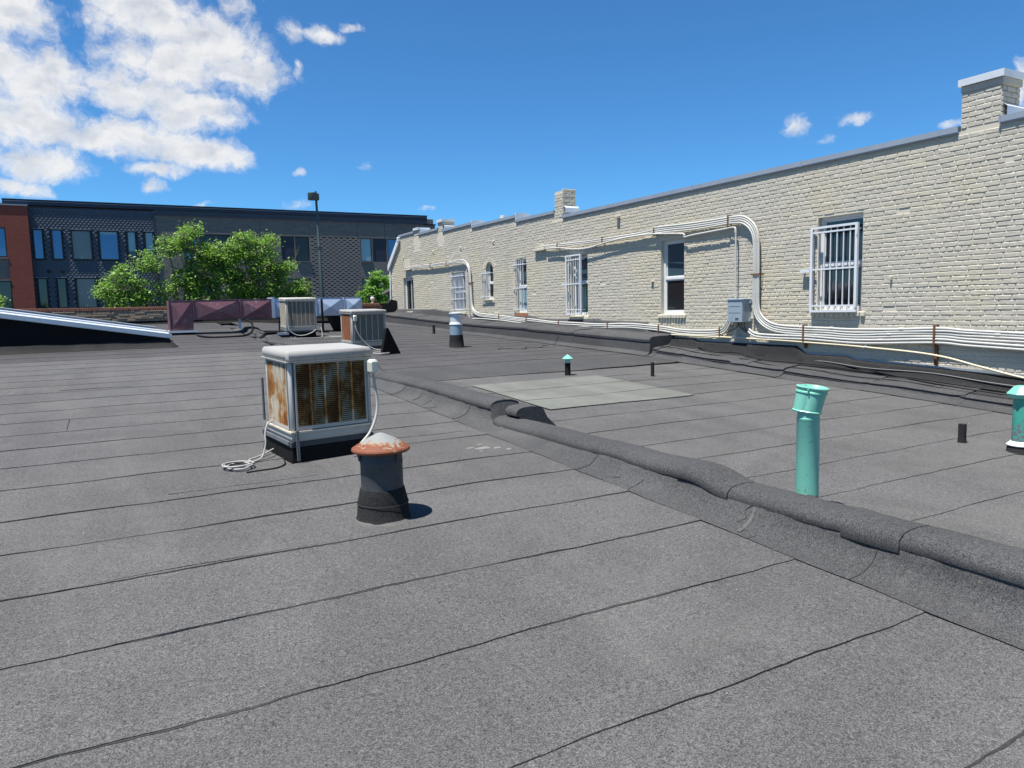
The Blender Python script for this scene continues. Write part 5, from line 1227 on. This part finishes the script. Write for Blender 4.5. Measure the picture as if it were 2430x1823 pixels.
for x in (4.6, 9.0, 12.0, 15.15, 17.0):
    f = MB(); f.box((x+OX-.008, 47.992, 4.9), (x+OX+.008, 47.998, 5.88)); B(f, 'expansion_joint', 'dark_frame')
f = MB(); f.box((-30, 48.3, -6.2), (19.35, 62, 6.3)); f.box((19.30, 48.01, -6.2), (19.36, 62, 5.88)); B(f, 'building_mass', 'dark_brick')
for x in (-2.35, -1.7):
    f = MB(); f.box((x+OX-.08, 47.97, 2.55), (x+OX+.10, 48.0, 2.70)); B(f, 'wall_louver', 'dark_frame')
# red brick wing on the left
rw = thing('brick_wing', 'red brick building wing at the left picture edge in front of the dark cladding', 'building', (-7, 47, -6.2))
RX = -3.07-47.62*.02635; yr = 47.62
rh = [(-30, -4.14-1.25, 3.36, 4.93), (-30, -4.10-1.25, 2.18, 3.24), (-30, -4.08-1.25, -.6, 2.12)]
B(holed(-30, RX, -6.2, 6.10, yr, [(-6.9, h[1], h[2], h[3]) for h in rh], .12), 'wall_front', 'red_brick', rw)
f = MB(); f.add([(RX, yr, -6.2), (RX, 48.06, -6.2), (RX, 48.06, 6.10), (RX, yr, 6.10)], [(0, 1, 2, 3)]); B(f, 'wall_side', 'red_brick', rw)
f = MB(); f.box((-30, yr-.04, 6.10), (RX+.03, 48.2, 6.16)); B(f, 'coping', 'galv', rw)
fwin(-6.85, rh[0][1]-.05, 3.41, 4.88, 'glass_sky', yr+.05, False, rw, .05); fwin(-6.85, rh[2][1]-.05, -.55, 2.05, 'glass_dark', yr+.05, False, rw, .05)
f = MB(); f.box((-6.9, yr+.06, 2.18), (rh[1][1], yr+.1, 3.24)); B(f, 'spandrel_panel', 'dark_brick', rw)
f = MB(); f.box((-6.9, yr-.03, 3.27), (rh[0][1]+.03, yr+.1, 3.33)); B(f, 'window_sill', 'concrete_wall', rw)
f = MB(); f.box((-6.9, yr-.03, 2.10), (rh[0][1]+.03, yr+.1, 2.16)); B(f, 'window_head', 'concrete_wall', rw)

# ================================================================== trees
def tree(label, base, fork, clumps, nleaf, lm, size, seed, dead=0, name='street_tree', leafsz=(.06, .19)):
    rnd = random.Random(seed); t = thing(name, label, 'tree', base, 'trees between the roof and the dark building')
    tr = MB(); bx, by, bz = base
    f0 = Vector(fork); tr.tube(smooth_path([base, ((bx+f0.x)/2+.1, (by+f0.y)/2, (bz+f0.z)/2), tuple(f0)], 5), [.20-.008*i for i in range(11)], 8)
    for (c_, r3, k) in clumps:
        c_ = Vector(c_); mid = f0.lerp(c_, .5)+Vector((rnd.uniform(-.25, .25), rnd.uniform(-.3, .3), rnd.uniform(-.1, .25)))
        st = f0+Vector((0, 0, rnd.uniform(-.4, .1)))
        pth = smooth_path([st, mid, c_], 5); tr.tube(pth, [.085*(1-.075*i) for i in range(len(pth))], 6)
        for _ in range(5):
            d = Vector((rnd.gauss(0, 1), rnd.gauss(0, 1), rnd.gauss(.2, .8))); d.normalize(); s0 = pth[rnd.randrange(4, len(pth))]
            e = s0+Vector((d.x*r3[0], d.y*r3[1], d.z*r3[2]))*rnd.uniform(.7, 1.15)
            tr.tube([s0, s0.lerp(e, .5)+Vector((rnd.uniform(-.08, .08), 0, rnd.uniform(-.05, .1))), e], [.028, .018, .006], 5)
    for _ in range(dead):
        c_, r3, k = clumps[rnd.randrange(len(clumps))]; s0 = Vector(c_)+Vector((rnd.uniform(-.3, .3), -.3, rnd.uniform(-.3, .2)))
        d = Vector((rnd.uniform(-1, .35), rnd.uniform(-.9, -.2), rnd.uniform(.0, .9))); d.normalize(); e = s0+d*rnd.uniform(.7, 1.5)
        m_ = s0.lerp(e, .5)+Vector((rnd.uniform(-.12, .12), 0, rnd.uniform(-.1, .1))); tr.tube([s0, m_, e], [.028, .018, .007], 5)
        for _ in range(3):
            d2 = (d+Vector((rnd.uniform(-.9, .9), rnd.uniform(-.4, .4), rnd.uniform(-.5, .9)))).normalized(); tr.tube([m_, m_+d2*rnd.uniform(.3, .7)], [.013, .005], 4)
    tr.build('trunk', 'bark', t)
    lf = MB(); tot = sum(k*r[0]*r[2] for _, r, k in clumps); vs = []; fs = []
    for (c_, r3, k) in clumps:
        n = int(nleaf*k*r3[0]*r3[2]/tot)
        # each clump is broken into tufts
        tufts = []
        for _ in range(max(6, n//26)):
            d = Vector((rnd.gauss(0, 1), rnd.gauss(0, 1), rnd.gauss(0, 1))); d.normalize(); q = rnd.random()**.45
            tufts.append(Vector(c_)+Vector((d.x*r3[0], d.y*r3[1], d.z*r3[2]))*q)
        for _ in range(n):
            tf = tufts[rnd.randrange(len(tufts))]; p = tf+Vector((rnd.gauss(0, .13), rnd.gauss(0, .13), rnd.gauss(0, .09)))*size
            L_ = rnd.uniform(*leafsz); a = Vector((rnd.gauss(0, 1), rnd.gauss(0, 1), rnd.gauss(-.15, .5))).normalized(); nrm = Vector((rnd.gauss(-.25, .6), rnd.gauss(-.3, .6), .8)).normalized(); b_ = a.cross(nrm)
            if b_.length < .1: continue
            b_.normalize(); up = b_.cross(a); i0 = len(vs)
            vs += [tuple(p-a*L_*.5), tuple(p+b_*L_*.27+up*L_*.05), tuple(p+a*L_*.5-up*L_*.08), tuple(p-b_*L_*.27+up*L_*.05)]; fs += [(i0, i0+1, i0+2), (i0, i0+2, i0+3)]
    lf.add(vs, fs); lf.build('crown', lm, t)
    return t
def cl(x, z, r, k=1.0, y=38.0, dy=.9, rz=None): return ((x, y, z), (r, r*dy, rz or r*.85), k)
tree('broad street tree with bare branches in front of the fish-scale cladding', (3.6, 38.4, -6.2), (3.3, 38.3, -.6),
     [cl(.45, 1.25, .62), cl(1.0, 1.95, .5), cl(1.65, 1.15, .72), cl(2.05, 2.5, .6, .8), cl(2.95, 3.2, .62, .9), cl(4.1, 4.0, .40), cl(5.2, 2.9, .7), cl(3.75, 3.5, .72), cl(4.45, 2.75, .85), cl(3.85, 1.75, .8), cl(2.85, 1.2, .7, .55), cl(5.0, 1.8, .7, .8), cl(1.0, .2, .9, .8), cl(2.6, .0, .9, .8), cl(4.2, .3, 1.0, .9)],
     19000, 'leaf', 1.25, 11, dead=22)
tree('dense green street tree in front of the black brick, beside the lamp post', (6.9, 38.2, -6.2), (6.8, 38.2, -.4),
     [cl(5.75, 3.0, .62), cl(6.5, 3.6, .55), cl(7.35, 3.5, .62), cl(5.5, 2.2, .8), cl(6.25, 3.0, .7), cl(7.05, 2.55, .9), cl(7.85, 2.05, .7), cl(8.3, 2.3, .42), cl(6.4, 1.55, .8, .8), cl(7.5, 1.2, .8), cl(8.55, 1.35, .62), cl(9.15, 1.0, .5, .8), cl(5.6, 1.0, .8, .8), cl(6.6, .2, 1.0), cl(8.2, .1, 1.0)],
     19000, 'leaf', 1.25, 12, dead=10)
tree('small leafy tree top at the left picture edge before the red brick wing', (-4.6, 38.5, -6.2), (-4.5, 38.5, -.4), [cl(-4.4, .95, .62), cl(-3.75, .75, .42), cl(-4.9, 1.3, .6), cl(-5.3, .7, .8), cl(-4.2, .2, .9)], 2600, 'leaf', .9, 13)
tree('bright green bushy tree between the urn and the brick building', (12.4, 35.5, -6.2), (12.2, 35.5, -.6), [cl(11.85, 1.35, .42, 1, 35.5), cl(12.3, 1.75, .42, 1, 35.5), cl(11.55, .8, .45, 1, 35.5), cl(12.3, .9, .6, 1, 35.5), cl(12.9, 1.4, .6, 1, 35.5), cl(12.0, .1, .8, 1, 35.5)], 5600, 'leaf_bright', .8, 14)

# ================================================================== litter on the roof
rl = random.Random(9); f = MB()
def chip(x, y, zf, s):
    z = zf(x, y)+.008; a = rl.uniform(0, 6.28); w_, h_ = s*rl.uniform(.5, 1), s*rl.uniform(.25, .6)
    ca, sa = math.cos(a), math.sin(a); P_ = [(-w_, -h_), (w_*.8, -h_*.7), (w_, h_), (-w_*.6, h_*.9)]
    vs = [(x+u*ca-v*sa, y+u*sa+v*ca, z+rl.uniform(0, s*.25)) for u, v in P_]; f.add(vs, [(0, 1, 2, 3)])
for _ in range(330):
    y = rl.uniform(3, 27); x = 9.65-abs(rl.gauss(0, 1.3)); 
    if x > 4.2: chip(x, y, zR, rl.uniform(.004, .016))
for _ in range(260):
    y = rl.uniform(3.5, 11.7); chip(rl.uniform(9.95, 10.25), y, lambda a, b: near_top(b)+.03, rl.uniform(.005, .014))
for _ in range(90):
    y = rl.uniform(12, 28); chip(rl.uniform(9.95, 10.3), y, lambda a, b: far_top(b)+.03, rl.uniform(.008, .02))
for _ in range(150): chip(rl.uniform(-3.5, 3.3), rl.uniform(2, 24)**1.0, zL, rl.uniform(.003, .010))
tag(f.build('paint_chips', 'chip_white'), 'scattered white paint chips and grit on the roof', 'debris', kind='stuff')
def blob(f, x, y, r, zf, sd, ax=1.0, n=26, h=.006):
    ring = []
    for k in range(n):
        a = 2*math.pi*k/n; q = r*(1+.55*nz(math.cos(a)*1.6, math.sin(a)*1.6, sd)+.25*nz(math.cos(a)*5, math.sin(a)*5, sd))
        ring.append((x+q*ax*math.cos(a), y+q*math.sin(a)))
    vs = [(u, v, zf(u, v)+.0065) for u, v in ring]+[(x+(u-x)*.8, y+(v-y)*.8, zf(u, v)+.0065+h) for u, v in ring]+[(x, y, zf(x, y)+.008+h)]
    f.add(vs, [(i, (i+1) % n, n+(i+1) % n, n+i) for i in range(n)]+[(n+i, n+(i+1) % n, 2*n) for i in range(n)])
f = MB()
for k, (x, y, r_, ax) in enumerate([(3.14, 6.22, .04, 2.2), (3.26, 6.17, .024, 2.0), (3.02, 6.28, .02, 2.6), (3.33, 6.07, .022, 1.6), (3.16, 6.36, .018, 2), (3.05, 6.1, .015, 1.5)]): blob(f, x, y, r_, zL, k*3.3, ax)
tag(f.build('sealant_spill', 'caulk_pale'), 'pale patch of spilled sealant on the roof beside the low parapet', 'stain')
